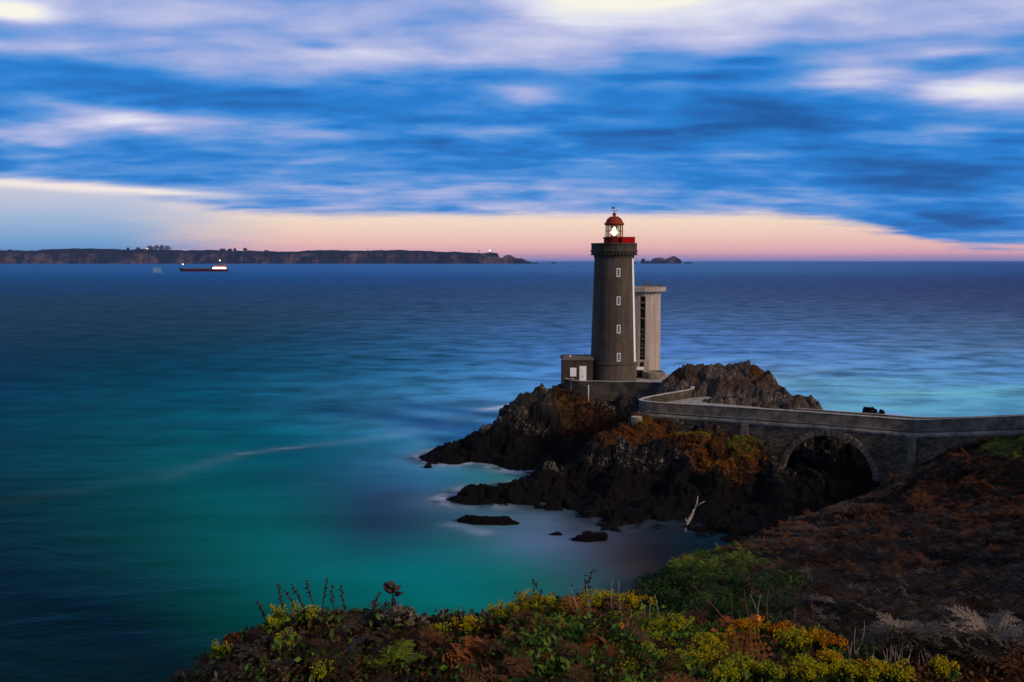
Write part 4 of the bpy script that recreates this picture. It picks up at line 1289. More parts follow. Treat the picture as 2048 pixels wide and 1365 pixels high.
# heather on the lighthouse rock
def veg_cover():
    n = 46000
    xx = RNG.uniform(4, 36, n); yy = RNG.uniform(114, 149, n)
    ix = np.clip(((xx + 18) / .2).astype(int), 0, len(gx) - 1); iy = np.clip(((yy - 97) / .2).astype(int), 0, len(gy) - 1)
    v_ = VG[iy, ix]; z = Hh[iy, ix]
    ok = (RNG.uniform(0, 1, n) < v_ * .8) & (dist_poly(xx, yy, bridgeP[::10, :2]) > .5) & (dist_poly(xx, yy, hairP[::10, :2]) > .6)
    return np.stack([xx, yy, z - .03], 1)[ok]
P = veg_cover(); pxx, pyy = to_px(P)
f2 = fbm(P[:, 0] * .4, P[:, 1] * .4, 520, 3)
tint = np.clip(.40 + f2 * .16, .2, .6)
RU = RNG.uniform(0, 1, len(P))
for px, py, r, ry, lo, hi in ((1478, 895, 34, 30, .72, .82), (1288, 862, 16, 18, .70, .78), (1400, 868, 60, 8, .70, .8), (1440, 945, 60, 30, .54, .65), (1385, 895, 40, 26, .46, .6), (1250, 870, 40, 24, .42, .54)):
    g = np.exp(-((pxx - px) / r) ** 2 - ((pyy - py) / ry) ** 2); tint = np.where(RU < g * 1.2, RNG.uniform(lo, hi, len(P)), tint)
tint = np.where(P[:, 1] > 134, np.clip(tint - .17, .2, .40), tint)
tag(scatter('heather', [clump_proto(16, 80 + s_, .3) for s_ in range(3)] + [grass_proto(14, 90)], P, RNG.uniform(.2, .42, len(P)), tint, seed=8), kind='stuff')

# ------------------------------------------------------------------ foreground undergrowth and plants
def near_pts(n, ylo, yhi):
    yy = RNG.uniform(ylo, yhi, n); xx = RNG.uniform(-.40, .56, n) * yy
    return np.stack([xx, yy, near(xx, yy)], 1)
P = near_pts(5200, 4.0, 8.3); pxx, pyy = to_px(P)
left = np.clip((1000 - pxx) / 500, 0, 1)
fq = fbm(P[:, 0] * 1.3, P[:, 1] * 1.3, 530, 3)
t = np.clip(.27 + fq * .2 + RNG.normal(0, .05, len(P)), .17, .55)
RU = RNG.uniform(0, 1, len(P))
t = np.where(RU < np.where(pxx > 1000, .46, .12) * (pxx < 1760), RNG.uniform(.84, 1.0, len(P)), t)
t = np.where((RU > .93) & (t < .6) & (pxx > 1760), RNG.uniform(.0, .14, len(P)), t)
bf = RU > .62
t = np.where((RU > .62) & (pxx > 950) & (t < .3), RNG.uniform(.3, .5, len(P)), t)
tag(scatter('undergrowth', [clump_proto(60, 100 + s_, .085) for s_ in range(4)], P[~bf], RNG.uniform(.16, .32, (~bf).sum()), t[~bf], seed=9), kind='stuff')
tag(scatter('dead_bracken', [plant_proto(5, 110 + s_, 10, .55, 4) for s_ in range(3)], P[bf], RNG.uniform(.16, .36, bf.sum()), np.clip(t[bf], .1, .55), seed=10), kind='stuff')

M['stalk'] = plain('dry_stalk', (.035, .018, .014), .8, var=.4, scale=20)
M['twig'] = plain('pale_twig', (.24, .20, .16), .8, var=.4, scale=15)
M['twig_brown'] = plain('brown_twig', (.12, .055, .028), .8, var=.4, scale=15)
M['orange_leaf'] = plain('orange_leaf', (.55, .14, .02), .6, var=.3, scale=25)
YF = 7.4

def curve3(a, b, bend, n=7):
    a = np.array(a); b = np.array(b); L = np.linalg.norm(b - a)
    return [a + (b - a) * t + np.array([bend * L, bend * .4 * L, 0]) * (4 * t * (1 - t)) * .5 for t in np.linspace(0, 1, n)]

# dry foxglove-like seed stalks against the sea
stalks = [(516, 1203, 545, 1240, .5), (556, 1168, 583, 1240, .9), (571, 1182, 607, 1240, .8), (585, 1170, 628, 1240, .8), (611, 1161, 648, 1236, .3), (655, 1157, 640, 1232, .4), (663, 1172, 674, 1240, .3), (681, 1171, 706, 1240, .5), (758, 1186, 733, 1245, .6)]
SL = ['short curved seed stalk leaning out at the left end of the dry stalks', 'thickest dark seed stalk leaning left above the sea', 'dark seed stalk close behind the thickest one', 'long arching seed stalk with drooping pods over the turquoise water', 'thin bare topped stalk with one pod cluster near its tip', 'tallest upright dark stalk with small side sprigs', 'slim upright stalk touching the tallest dark stalk', 'lone leaning stalk with pods bunched at the tip', 'right leaning stalk with one long pod beside the brown leafy plant']
for (tx, ty, bx, by, dens), lb in zip(stalks, SL):
    a = W(bx, by + 25, YF); b_ = W(tx, ty, YF)
    o = empty('seed_stalk', tuple(a), lb, 'dry plant', 'dry seed stalks at the cliff edge')
    pts = curve3(a, b_, random.uniform(-.08, .08))
    mb = MB(); mb.tube(pts, list(np.linspace(.007, .003, len(pts))), 5); mb.build('stem', M['stalk'], o)
    mb = MB(); k = int(26 * dens) + 4
    for i in range(k):
        tt = 1 - (i / k) * .62 * (dens + .3); q = np.array(pts[0]) * 0
        j = tt * (len(pts) - 1); j0 = int(min(j, len(pts) - 2)); q = np.array(pts[j0]) + (np.array(pts[j0 + 1]) - np.array(pts[j0])) * (j - j0)
        ang = random.uniform(0, 2 * PI); d = np.array([math.cos(ang), math.sin(ang) * .5, random.uniform(-.6, .3)]); d /= np.linalg.norm(d)
        l = random.uniform(.016, .032)
        mb.tube([q, q + d * l * .5, q + d * l], [.003, .0065, .001], 5)
    mb.build('pods', M['stalk'], o)

def leafy(name, loc_px, Yd, label, cat, leaves, mat, stem_to=None, stemmat=None):
    a = W(loc_px[0], loc_px[1], Yd)
    o = empty(name, tuple(a), label, cat)
    if stem_to is not None:
        mb = MB(); b_ = W(stem_to[0], stem_to[1], Yd); mb.tube(curve3(a, b_, .06), list(np.linspace(.009, .004, 7)), 6); mb.build('stem', stemmat or M['stalk'], o)
    for (px, py, dxp, dyp_, wpx) in leaves:
        c = W(px, py, Yd); e = W(px + dxp, py + dyp_, Yd - random.uniform(-.05, .08))
        d = e - c; nrm = np.array([d[2], 0, -d[0]]); nrm = nrm / (np.linalg.norm(nrm) + 1e-9) * wpx * Yd / F
        cr = np.array([0, -.02, 0])
        vs = [c, c + d * .3 + nrm + cr, c + d * .75 + nrm * .7 - cr, e, c + d * .75 - nrm * .7 + cr, c + d * .3 - nrm - cr * 1.5, c + d * .4 + cr * 2]
        mb = MB(); mb.add(vs, [(0, 1, 6), (1, 2, 6), (2, 3, 6), (3, 4, 6), (4, 5, 6), (5, 0, 6)]); mb.build('leaf', mat, o)
    return o
M['dead_leaf'] = plain('dead_leaf', (.05, .036, .03), .75, var=.5, scale=25)
leafy('dry_plant', (781, 1250), YF, 'tall dry plant with big curled brown leaves against the turquoise water', 'dry plant',
      [(782, 1190, -14, -26, 9), (784, 1180, -4, -20, 8), (784, 1186, 18, -16, 7), (786, 1192, 26, -9, 4), (782, 1200, 14, 8, 6), (781, 1205, -14, 6, 6), (784, 1176, 12, -6, 5), (781, 1212, 12, -5, 5)], M['dead_leaf'], (784, 1178))
# shrub crowns
def crown(name, px, py, rpx, Yd, tintlo, tinthi, label, cat, group=None, nl=150, seed=0, leaf=.03, umb=0, yel=.7):
    c = W(px, py, Yd); r = rpx * Yd / F
    o = empty(name, (c[0], c[1], c[2] - r), label, cat, group)
    rr = np.random.default_rng(seed)
    mb = MB()
    for k in range(4):
        e = c + rr.normal(size=3) * r * .5; mb.tube([c - np.array([0, 0, r * 1.6]), c - np.array([0, 0, r * .3]) + rr.normal(size=3) * r * .2, e], [.008, .006, .002], 5)
    mb.build('stem', M['stalk'], o)
    pv, pt_ = clump_proto(nl, seed, leaf / r * 1.0)
    V_ = pv * r * 1.25 + c - np.array([0, 0, r * .45])
    tn = np.repeat(rr.uniform(tintlo, tinthi, nl), 4)
    me = fastmesh('leaves', V_, pt_, attrs={'tint': ('FLOAT', 'POINT', tn)})
    link('leaves', me, M['leaf'], o)
    if umb:
        VV = []; TT = []; TN = []
        for i in range(umb):                         # flower umbels: balls of little spokes
            d = rr.normal(size=3); d[2] = abs(d[2]) + .25; d[1] -= .35; d /= np.linalg.norm(d)
            q = c + d * r * rr.uniform(.5, 1.12) * np.array([1.25, .9, .85]); ur = rr.uniform(.016, .036)
            hue = yel + rr.normal(0, .11)
            for j in range(22):
                e = rr.normal(size=3); e /= np.linalg.norm(e); s_ = np.cross(e, [.3, .5, .8]); s_ /= np.linalg.norm(s_); s2 = np.cross(e, s_)
                k = len(VV); tip = q + e * ur; w_ = .007
                VV += [q, tip - s_ * .0012, tip + s_ * .0012, tip - s_ * w_, tip + s_ * w_, tip + e * w_ * 1.3 + s2 * w_, tip + e * w_ * .3 - s2 * w_]
                TT += [(k, k + 1, k + 2), (k + 3, k + 4, k + 5), (k + 3, k + 6, k + 4), (k + 3, k + 5, k + 6), (k + 4, k + 6, k + 5)]; TN += [hue] * 7
        me = fastmesh('flower_heads', np.array(VV), np.array(TT), attrs={'tint': ('FLOAT', 'POINT', np.clip(TN, 0, 1))})
        link('flower_heads', me, M['flower'], o)
    return o
M['flower'] = leafmat('flower', [(0, (.7, .2, .01)), (.25, (.8, .38, .01)), (.45, (.78, .58, .015)), (.7, (.62, .6, .02)), (1, (.34, .45, .04))], .45)
SHR = [(1012, 1232, 34, .75), (1062, 1222, 40, .7), (1105, 1222, 36, .62), (1172, 1216, 34, .55), (1215, 1205, 30, .55), (1268, 1212, 30, .45), (930, 1258, 28, .5), (880, 1262, 20, .6),
       (1290, 1268, 40, .75), (1345, 1262, 38, .72), (1240, 1262, 40, .85), (1150, 1270, 44, .85), (1195, 1290, 36, .9), (1415, 1298, 36, .65), (1484, 1262, 22, .22), (1450, 1285, 24, .3), (1512, 1258, 26, .3),
       (1590, 1285, 32, .6), (1632, 1280, 28, .3), (1665, 1292, 22, .2), (1410, 1322, 38, .6), (1490, 1345, 34, .8), (1620, 1350, 36, .62), (1690, 1348, 30, .65), (1735, 1350, 34, .55), (1790, 1350, 30, .6), (1360, 1330, 36, .85), (1300, 1330, 40, .9), (1320, 1300, 32, .8),
       (560, 1232, 22, .75), (612, 1228, 26, .7), (540, 1250, 18, .75), (440, 1300, 20, .8), (572, 1285, 26, .85), (645, 1345, 26, .8), (1895, 1340, 26, .5), (1540, 1352, 26, .8), (1660, 1325, 26, .35), (1440, 1355, 30, .75), (1250, 1345, 30, .95), (1560, 1262, 20, .1)]
for i, (px, py, rp_, yel) in enumerate(SHR):
    dark = px < 900
    Yd = 7.3 - max(0, (py - 1230)) / 130 * 1.6
    kind = 'orange flowered' if yel < .32 else ('yellow flowered' if yel < .68 else 'yellow green flowered')
    if dark: lb = 'dim green flowering ivy clump among dark scrub on the left cliff edge'
    elif py > 1310: lb = kind + ' ivy clump low along the bottom edge'
    elif px < 1130: lb = kind + ' ivy clump on the cliff edge in front of the turquoise water'
    elif px < 1290: lb = kind + ' ivy clump on the cliff edge in front of the grey cove water'
    else: lb = kind + ' ivy clump in front of the dark bracken slope'
    crown('ivy_shrub', px, py, rp_, Yd, .78, 1.0, lb, 'shrub', 'flowering ivy clumps along the cliff edge', nl=170, seed=700 + i, leaf=.020, umb=int((18 if not dark else 6) * (rp_ / 32) ** 1.5) + 3, yel=yel)
for i, (px, py, rp_, lb) in enumerate([(800, 1222, 40, 'grey brown withered bush below the tall dry plant'), (835, 1245, 30, 'brown withered bush sloping right beside the turquoise water'), (425, 1325, 24, 'reddish brown withered bush at the far left end of the scrub'), (470, 1275, 26, 'rusty withered bush behind the left cliff edge scrub'), (1560, 1290, 40, 'rust red bush between two yellow flowered clumps'), (1500, 1290, 30, 'russet leafed bush under the orange flowered clumps')]):
    crown('withered_bush', px, py, rp_, 7.2, (.02 if i < 2 else .3), (.2 if i < 2 else .5), lb, 'bush', nl=240, seed=800 + i, leaf=.022)
# bare twigs
TW = [(1225, 1160, 1231, 1245, 0, 'tall pale straight twig between two ivy clumps by the cove'), (1238, 1163, 1247, 1235, 0, 'thin pale twig just right of the tallest pale one'), (1140, 1175, 1160, 1240, 0, 'short pale twig leaning left among brown leaves'), (1173, 1168, 1187, 1245, 0, 'pale twig leaning left below the bramble spray'), (1375, 1162, 1480, 1275, 1, 'long arching brown stem crossing the dark ivy slope'), (1461, 1178, 1473, 1265, 1, 'upright thin brown stem before the dark slope'), (1488, 1178, 1503, 1245, 1, 'leaning thin stem above the orange flowers'),
      (1620, 1178, 1631, 1268, 1, 'tall bent brown stem above the yellow clump'), (1537, 1180, 1536, 1240, 1, 'faint upright stem in front of the dark bracken'), (1113, 1240, 1137, 1345, 1, 'thick brown stem curving down through the ivy'), (1232, 1300, 1292, 1370, 1, 'brown stem slanting down right to the bottom edge'), (1600, 1320, 1613, 1370, 1, 'red brown stem at the bottom edge below the rust red bush'), (1289, 1210, 1283, 1260, 0, 'pale twig at the top of the green ivy clump'), (1300, 1205, 1295, 1262, 0, 'second pale twig at the top of the green ivy clump'), (2010, 1318, 2020, 1370, 1, 'stout orange brown stem at the right bottom edge'), (1590, 1213, 1577, 1262, 1, 'crooked brown stem leaning over the rust red bush'), (1310, 1190, 1322, 1250, 0, 'slim pale twig beside the dark ivy slope')]
for tx, ty, bx, by, k, lb in TW:
    a = W(bx, by + 12, 7.0); b_ = W(tx, ty, 7.0)
    pts = curve3(a, b_, random.uniform(-.12, .12)); mb = MB(); mb.tube(pts, list(np.linspace(.005, .0022, 7)), 5)
    tag(mb.build('twig', M['twig_brown' if k else 'twig']), lb, 'twig', 'bare twigs along the cliff edge')
for i, (bx, by, pts2) in enumerate([(1515, 1232, [(1500, 1190), (1522, 1190)]), (1555, 1368, [(1520, 1300), (1530, 1318), (1560, 1345)]), (1790, 1322, [(1774, 1273), (1792, 1288)]), (1710, 1302, [(1711, 1256), (1728, 1240)])]):
    o = empty('forked_twig', tuple(W(bx, by, 6.9)), ['grey forked twig above the orange flowers', 'pale branching twig reaching the bottom edge', 'white forked twig among the pale stubble', 'grey forked twig leaning right before the black slope'][i], 'twig')
    for (tx, ty) in pts2:
        mb = MB(); mb.tube(curve3(W(bx, by + 8, 6.9), W(tx, ty, 6.9), random.uniform(-.1, .25)), list(np.linspace(.005, .002, 7)), 5); mb.build('limb', M['twig'], o)
for i in range(26):
    bx = random.uniform(1690, 1900); by = random.uniform(1318, 1340); l = random.uniform(18, 42)
    mb = MB(); mb.tube(curve3(W(bx, by + 12, 6.9), W(bx + random.uniform(-12, 12), by - l, 6.9), random.uniform(-.1, .1)), [.005, .0045, .004, .0035, .003, .003, .002], 5)
    tag(mb.build('stubble_twig', M['twig']), 'short bare white twig in the stubble before the grey ferns', 'twig', 'white stubble twigs at the lower right')
# bramble sprays
for (bx, by, brs, lb) in [(1085, 1225, [(1032, 1190), (1040, 1200), (1068, 1165), (1080, 1185), (1062, 1205)], 'dark bramble spray with drooping berries above the yellow ivy'), (1158, 1225, [(1186, 1142), (1150, 1180), (1172, 1160), (1160, 1195)], 'dark bramble tip rising over the cove water')]:
    o = empty('bramble', tuple(W(bx, by, 7.5)), lb, 'bramble')
    st_ = MB(); lf = MB()
    for (tx, ty) in brs:
        pts = curve3(W(bx, by + 12, 7.5), W(tx, ty, 7.5), random.uniform(-.15, .15), 9); st_.tube(pts, list(np.linspace(.006, .003, 9)), 5)
        for q in pts[3:]:
            for _ in range(5):
                d = np.array([random.gauss(0, 1), random.gauss(0, .6), random.gauss(-.2, .8)]); d /= np.linalg.norm(d); l = random.uniform(.012, .03)
                s_ = np.cross(d, [0.2, 1, .1]) * l * .35
                c = np.array(q) + d * random.uniform(0, .03); lf.add([c, c + d * l * .5 + s_, c + d * l, c + d * l * .5 - s_], [(0, 1, 2, 3)])
    st_.build('stem', M['stalk'], o); lf.build('leaves', M['stalk'], o)
# orange leaves
for (px, py, lb) in [(1240, 1254, 'ragged bright orange dead leaf on the green ivy'), (1312, 1286, 'round bright orange leaf on a thin stem in the ivy'), (1470, 1322, 'dull orange dead leaf low before the rust red bush'), (1512, 1238, 'orange leaf cluster at the tip of a grey forked twig')]:
    leafy('orange_leaf_stem', (px + 4, py + 30), 6.6, lb, 'leaf', [(px - 12, py, 24, -3, 7), (px - 2, py - 7, 8, 15, 7), (px - 8, py - 5, 12, 12, 6)], M['orange_leaf'], (px, py + 2), M['twig_brown'])
# ferns near the viewer
FERN = [(1785, 1300, .30, 'grey withered fern frond leaning left above the white stubble'), (1815, 1292, .32, 'grey withered fern frond in the middle of the lower right ferns'), (1850, 1298, .34, 'tall grey fern arching behind the white stubble'), (1880, 1318, .26, 'small grey fern right of the white stubble'), (1935, 1310, .32, 'brown grey fern at the lower right'), (1985, 1292, .36, 'bushy grey fern near the right edge'), (2030, 1300, .36, 'pale grey fern cut by the right edge'), (780, 1345, .22, 'green fern frond low in the dark scrub'), (720, 1358, .2, 'yellow green fern at the bottom edge'), (1075, 1330, .2, 'grey brown fern in the middle of the foreground scrub')]
for i, (px, py, s_, lb) in enumerate(FERN):
    pv, pt_ = plant_proto(6, 900 + i, 13, .75, 6, .35)
    green = px < 900
    me = fastmesh('fern', pv * s_ * 1.25, pt_, attrs={'tint': ('FLOAT', 'POINT', np.full(len(pv), .8 if green else .03 + .04 * (i % 3)))})
    p = W(px, py + 12, 7.0 if not green else 6.2); p[2] += .06
    tag(link('fern', me, M['leaf'], loc=tuple(p)), lb, 'fern', 'ferns in the foreground scrub')

# ------------------------------------------------------------------ far coast
CY = 9000.0
SIL = [(-300, 503), (-100, 502), (0, 502), (60, 502), (110, 499), (150, 497.5), (250, 499), (330, 499), (400, 501.5), (470, 501), (520, 503), (560, 504), (640, 501), (700, 502.5), (770, 501), (800, 499.5), (830, 502), (890, 504), (940, 506), (985, 505.5), (996, 507), (998, 514), (1004, 516), (1012, 510), (1020, 510.5), (1030, 516), (1038, 518), (1044, 517.5), (1056, 523), (1064, 526.5), (1075, 528)]
sx_ = np.array([W(a, 520, CY)[0] for a, _ in SIL]); sz_ = np.array([W(a, b, CY)[2] for a, b in SIL])
fx = np.arange(sx_[0], sx_[-1] + 1, 7.0); dyv = np.r_[np.linspace(-260, 0, 40), np.linspace(30, 500, 12)]
FX, DY = np.meshgrid(fx, dyv)
top = np.interp(FX, sx_, sz_) + fbm(FX * .012, FX * 0, 600, 5) * 9
fr = fbm(FX * .006, FX * 0 + 3, 610, 4) * 90 + fbm(FX * .03, FX * 0 + 3, 611, 3) * 30
tt = np.clip((DY + 200 + fr * .6) / 170, 0, 1)
shape_ = sstep(0, 1, tt) ** .7
rough_ = fbm(FX * .02, DY * .02, 620, 5)
FZ = top * shape_ * (1 + .10 * rough_ * (1 - shape_)) - 3 * (1 - shape_) + rough_ * 34 * shape_ * (1 - shape_) * 4
FZ = np.where(DY > 0, top * (1 - DY / 900), FZ)
ny, nx = FX.shape; ii = np.arange(nx * ny).reshape(ny, nx)
Q = np.stack([ii[:-1, :-1], ii[:-1, 1:], ii[1:, 1:], ii[1:, :-1]], -1).reshape(-1, 4)
m, nt, b, _ = newmat('coast_rock')
P_ = geo(nt); n1 = noise(nt, P_, .006, 5, .6, mapping=(1, .6, .7)); n2 = noise(nt, P_, .03, 5, .6)
zc_ = xyz(nt, P_)[2]
c = mixc(nt, (n1 * .7 + n2 * .35).ss(.50, .66), (.006, .006, .008), (.12, .07, .055))
c = mixc(nt, zc_.ss(78, 100), c, (.008, .009, .007))
setc(nt, b, c); b.inputs['Roughness'].default_value = .9; M['coast'] = m
me = fastmesh('far_coast', np.stack([FX, CY + DY, FZ], -1).reshape(-1, 3), Q, smooth=False)
tag(link('far_coast', me, M['coast']), kind='structure')

def ftree(px, py, wpx, hpx, lb, seed, group='trees along the far coast'):
    """far tree: lumpy leaf crown on a trunk"""
    base = W(px, py, CY); k = CY / F
    o = empty('coast_tree', tuple(base), lb, 'tree', group)
    rr = np.random.default_rng(seed)
    n = 260; pv = rr.normal(size=(n, 3)); pv /= np.linalg.norm(pv, axis=1)[:, None]; pv *= rr.uniform(.4, 1, (n, 1))
    pv = pv * np.array([wpx * k * .5, wpx * k * .4, hpx * k * .55]) * (1 + .35 * fbm3(pv * 2.2 + seed, seed, 3))[:, None] + base + np.array([0, 0, hpx * k * .45])
    e = rr.normal(size=(n, 3, 3)) * k * .75
    V_ = (pv[:, None] + e).reshape(-1, 3)
    link('crown', fastmesh('crown', V_, np.arange(n * 3).reshape(-1, 3)), M['far_leaf'], o)
    mb = MB(); mb.tube([base - np.array([0, 0, 8]), base + np.array([0, 0, hpx * k * .6])], [4, 2.5], 6); mb.build('trunk', M['far_leaf'], o)
M['far_leaf'] = plain('far_leaf', (.006, .008, .006), .9, var=.3, scale=.02)
for i, (px, py, wpx, hpx, lb) in enumerate([(300, 499.5, 13, 8, 'tree at the left end of the tallest grove on the far coast'), (312, 499.5, 12, 8.5, 'second tree of the tallest grove on the far coast'), (323, 499.5, 14, 9.5, 'highest tree of the grove on the far coast'), (335, 499.5, 13, 8, 'tree at the right end of the tallest grove on the far coast'), (276, 499.5, 7, 4.5, 'small round tree left of the tallest grove on the far coast'), (256, 499.5, 5, 3.5, 'tiny tree far left of the grove on the far coast'), (445, 502, 12, 4.5, 'low wide tree on the far coast above the ship'), (460, 502, 10, 4, 'low tree just right of the one above the ship'), (470, 502, 6, 5, 'narrow tree on the far coast right of the ship'), (490, 502.5, 9, 6.5, 'lone round tree on the far coast well right of the ship'), (20, 503, 10, 3, 'low tree on the far coast at the left edge'), (533, 504, 8, 3, 'low bush like tree near the middle of the far coast')]):
    ftree(px, py, wpx, hpx, lb, 900 + i)
def fbox(name, px, py, wpx, hpx, lb, cat, mat, top=None):
    b0 = W(px, py, CY - 20); k = CY / F
    mb = MB(); mb.box((b0[0], b0[1], b0[2] + hpx * k / 2 - 4), (wpx * k, wpx * k, hpx * k + 8)); 
    mb.box((b0[0], b0[1], b0[2] + hpx * k + .6), (wpx * k * 1.2, wpx * k * 1.2, 1.2))
    if top: mb.lathe([(wpx * k * .3, 0), (wpx * k * .3, top * k * .6), (wpx * k * .05, top * k)], (b0[0], b0[1], b0[2] + hpx * k + 1.2), 12)
    return tag(mb.build(name, mat), lb, cat)
M['far_pale'] = plain('far_pale', (.45, .42, .42), .8, var=.1, scale=.05)
fbox('signal_tower', 958, 506, 2.2, 4.5, 'small pale square tower near the tip of the far coast', 'tower', M['far_pale'], .8)
fbox('beacon_hut', 979.5, 506, 3.0, 1.6, 'low pale hut with a white light near the tip of the far coast', 'hut', M['far_pale'])
fbox('mast_tower', 735.5, 502.5, .9, 3.5, 'thin dark post on the skyline of the far coast', 'post', M['iron'], 1)
M['far_light_white'] = emit('far_light_white', (.9, .95, 1), 3.0); M['far_light_amber'] = emit('far_light_amber', (1, .55, .15), 2.5)
for px, py, mt, lb in ((979.5, 501.5, 'far_light_white', 'white beacon light over the hut on the far coast'), (294.5, 497.5, 'far_light_amber', 'amber light beside the grove on the far coast')):
    c = W(px, py, CY - 60); mb = MB(); mb.lathe([(.1, -7), (6, -4), (6, 3), (.1, 6)], c, 12, cap=False); tag(mb.build('beacon_light', M[mt]), lb, 'light')
# islets right of the lighthouse
def islet(px0, px1, ptop, Yd, seed, lb, name='islet'):
    c = W((px0 + px1) / 2, 527, Yd); k = Yd / F
    h = W(0, ptop, Yd)[2]
    bm = bmesh.new(); bmesh.ops.create_icosphere(bm, subdivisions=5, radius=1.0)
    V_ = np.array([v_.co[:] for v_ in bm.verts]); F3 = np.array([[v_.index for v_ in f_.verts] for f_ in bm.faces]); bm.free()
    lump = 1 + .42 * fbm3(V_ * np.array([2.1, 1.6, .5]) + seed * 1.7, seed, 4)
    zz = np.sign(V_[:, 2]) * np.abs(V_[:, 2]) ** .75 * lump
    zz = np.where(zz < -.05, -.05, zz) / max(zz.max(), .1)
    V_ = np.stack([V_[:, 0] * (px1 - px0) / 2 * k, V_[:, 1] * (px1 - px0) / 3 * k, zz * h], 1)
    me = fastmesh(name, V_, F3, smooth=False)
    tag(link(name, me, M['coast'], loc=(c[0], Yd, 0)), lb, 'islet', 'islets on the horizon')
islet(1281, 1291, 517.0, 9200, 401, 'smallest pointed islet nearest the lighthouse')
islet(1290, 1300, 521.5, 9250, 402, 'flat low rock joining the small islet to the long one')
islet(1300, 1336, 515.5, 9300, 403, 'long flat topped islet in the middle of the horizon group')
islet(1331, 1363, 512.5, 9200, 404, 'tallest domed islet right of the long one')
islet(1368, 1384, 524.5, 9200, 405, 'low sliver of rock right of the tall domed islet')
islet(1102, 1112, 525, 9200, 406, 'tiny dark rock on the horizon between far coast and lighthouse')
islet(1268, 1273, 525.2, 9200, 407, 'tiny dark speck of rock just right of the tower cornice')

# ------------------------------------------------------------------ ship and small boat
SY = WZ(405, 543.5, 0)[1]; k = SY / F
ship = empty('cargo_ship', (W(405, 543, SY)[0], SY, 0), 'dark red cargo ship with brightly lit deckhouse at its right end', 'ship')
def sx(px): return W(px, 540, SY)[0]
def szz(py): return W(400, py, SY)[2]
M['hull'] = plain('ship_hull', (.06, .012, .014), .6, var=.2, scale=.05); M['deck'] = plain('ship_deck', (.12, .09, .12), .7, scale=.05); M['ship_white'] = plain('ship_white', (.16, .14, .18), .6, scale=.05)
M['ship_glow'] = emit('ship_glow', (1, .8, .62), 5.0); M['ship_glow_low'] = emit('ship_glow_pink', (1, .45, .35), .9)
L0, L1 = sx(357), sx(455); n = 24; hb = 11.0
vs = []
for i in range(n + 1):
    t = i / n; x = L0 + (L1 - L0) * t
    wv = hb * min(1, (t / .16) ** .6 if t < .16 else 1) * (1 if t < .92 else 1 - (t - .92) * 3)
    zt = szz(538.3) + (3.0 * max(0, 1 - t / .12))
    xb = x + (6 * max(0, 1 - t / .1))
    vs += [(x, SY - wv, zt), (xb, SY - wv * .85, -1), (xb, SY + wv * .85, -1), (x, SY + wv, zt)]
fs = [(4 * i + j, 4 * i + 4 + j, 4 * i + 4 + (j + 1) % 4, 4 * i + (j + 1) % 4) for i in range(n) for j in range(4)] + [(0, 1, 2, 3), (4 * n + 3, 4 * n + 2, 4 * n + 1, 4 * n)]
mb = MB(); mb.add(vs, fs); mb.build('hull', M['hull'], ship)
mb = MB()
for i in range(5):
    xx = sx(378 + i * 10); mb.box((xx, SY, szz(537.8)), (8.5 * k, 15, 2.6)); 
mb.build('hatch', M['deck'], ship)
mb = MB(); mb.box((sx(441), SY, szz(535.5)), (24 * k, 16, 8.5)); mb.box((sx(442), SY, szz(531.5)), (18 * k, 14, 5)); mb.box((sx(446), SY, szz(528.5)), (8 * k, 12, 4)); dh = mb.build('deckhouse', M['ship_white'], ship)
mb = MB(); mb.box((sx(440.5), SY - 8.4, szz(537.0)), (27 * k, .6, 2.6)); mb.build('lit_windows', M['ship_glow'], dh)
mb = MB(); mb.box((sx(440.5), SY - 8.25, szz(534)), (23 * k, .5, 3.4)); mb.build('lit_cabin', M['ship_glow_low'], dh)
mb = MB(); mb.tube([(sx(440), SY, szz(531)), (sx(440), SY, szz(521))], [.7, .3], 6); ms_ = mb.build('mast', M['deck'], ship)
mb = MB(); mb.lathe([(.1, -1.6), (1.9, 0), (.1, 1.6)], (sx(440), SY, szz(521.3)), 10, cap=False); mb.build('lamp', M['ship_glow'], ms_)
mb = MB(); mb.tube([(sx(366), SY, szz(538)), (sx(366), SY, szz(528.6))], [.7, .3], 6); ms_ = mb.build('mast', M['deck'], ship)
mb = MB(); mb.lathe([(.1, -1.6), (1.8, 0), (.1, 1.6)], (sx(366), SY, szz(529)), 10, cap=False); mb.build('lamp', M['ship_glow'], ms_)
BY = WZ(315, 547, 0)[1]; bk = BY / F; bc = W(315, 547, BY)
yacht = empty('sailing_boat', (bc[0], BY, 0), 'small pale blue sailing boat left of the cargo ship', 'boat')
M['sail'] = plain('pale_sail', (.16, .30, .42), .8, var=.08, scale=.1)
vs = []
for i in range(9):
    t = i / 8; wv = 1.8 * math.sin(PI * min(1, .15 + t * .75)); x = bc[0] + (t - .5) * 19 * bk
    vs += [(x, BY - wv, 1.5), (x, BY - wv * .5, -.4), (x, BY + wv * .5, -.4), (x, BY + wv, 1.5)]
mb = MB(); mb.add(vs, [(4 * i + j, 4 * i + 4 + j, 4 * i + 4 + (j + 1) % 4, 4 * i + (j + 1) % 4) for i in range(8) for j in range(4)] + [(0, 1, 2, 3), (35, 34, 33, 32)]); mb.build('hull', M['sail'], yacht)
mb = MB(); mb.tube([(bc[0], BY, 0), (bc[0], BY, 13.5 * bk)], .15, 6); mb.build('mast', M['sail'], yacht)
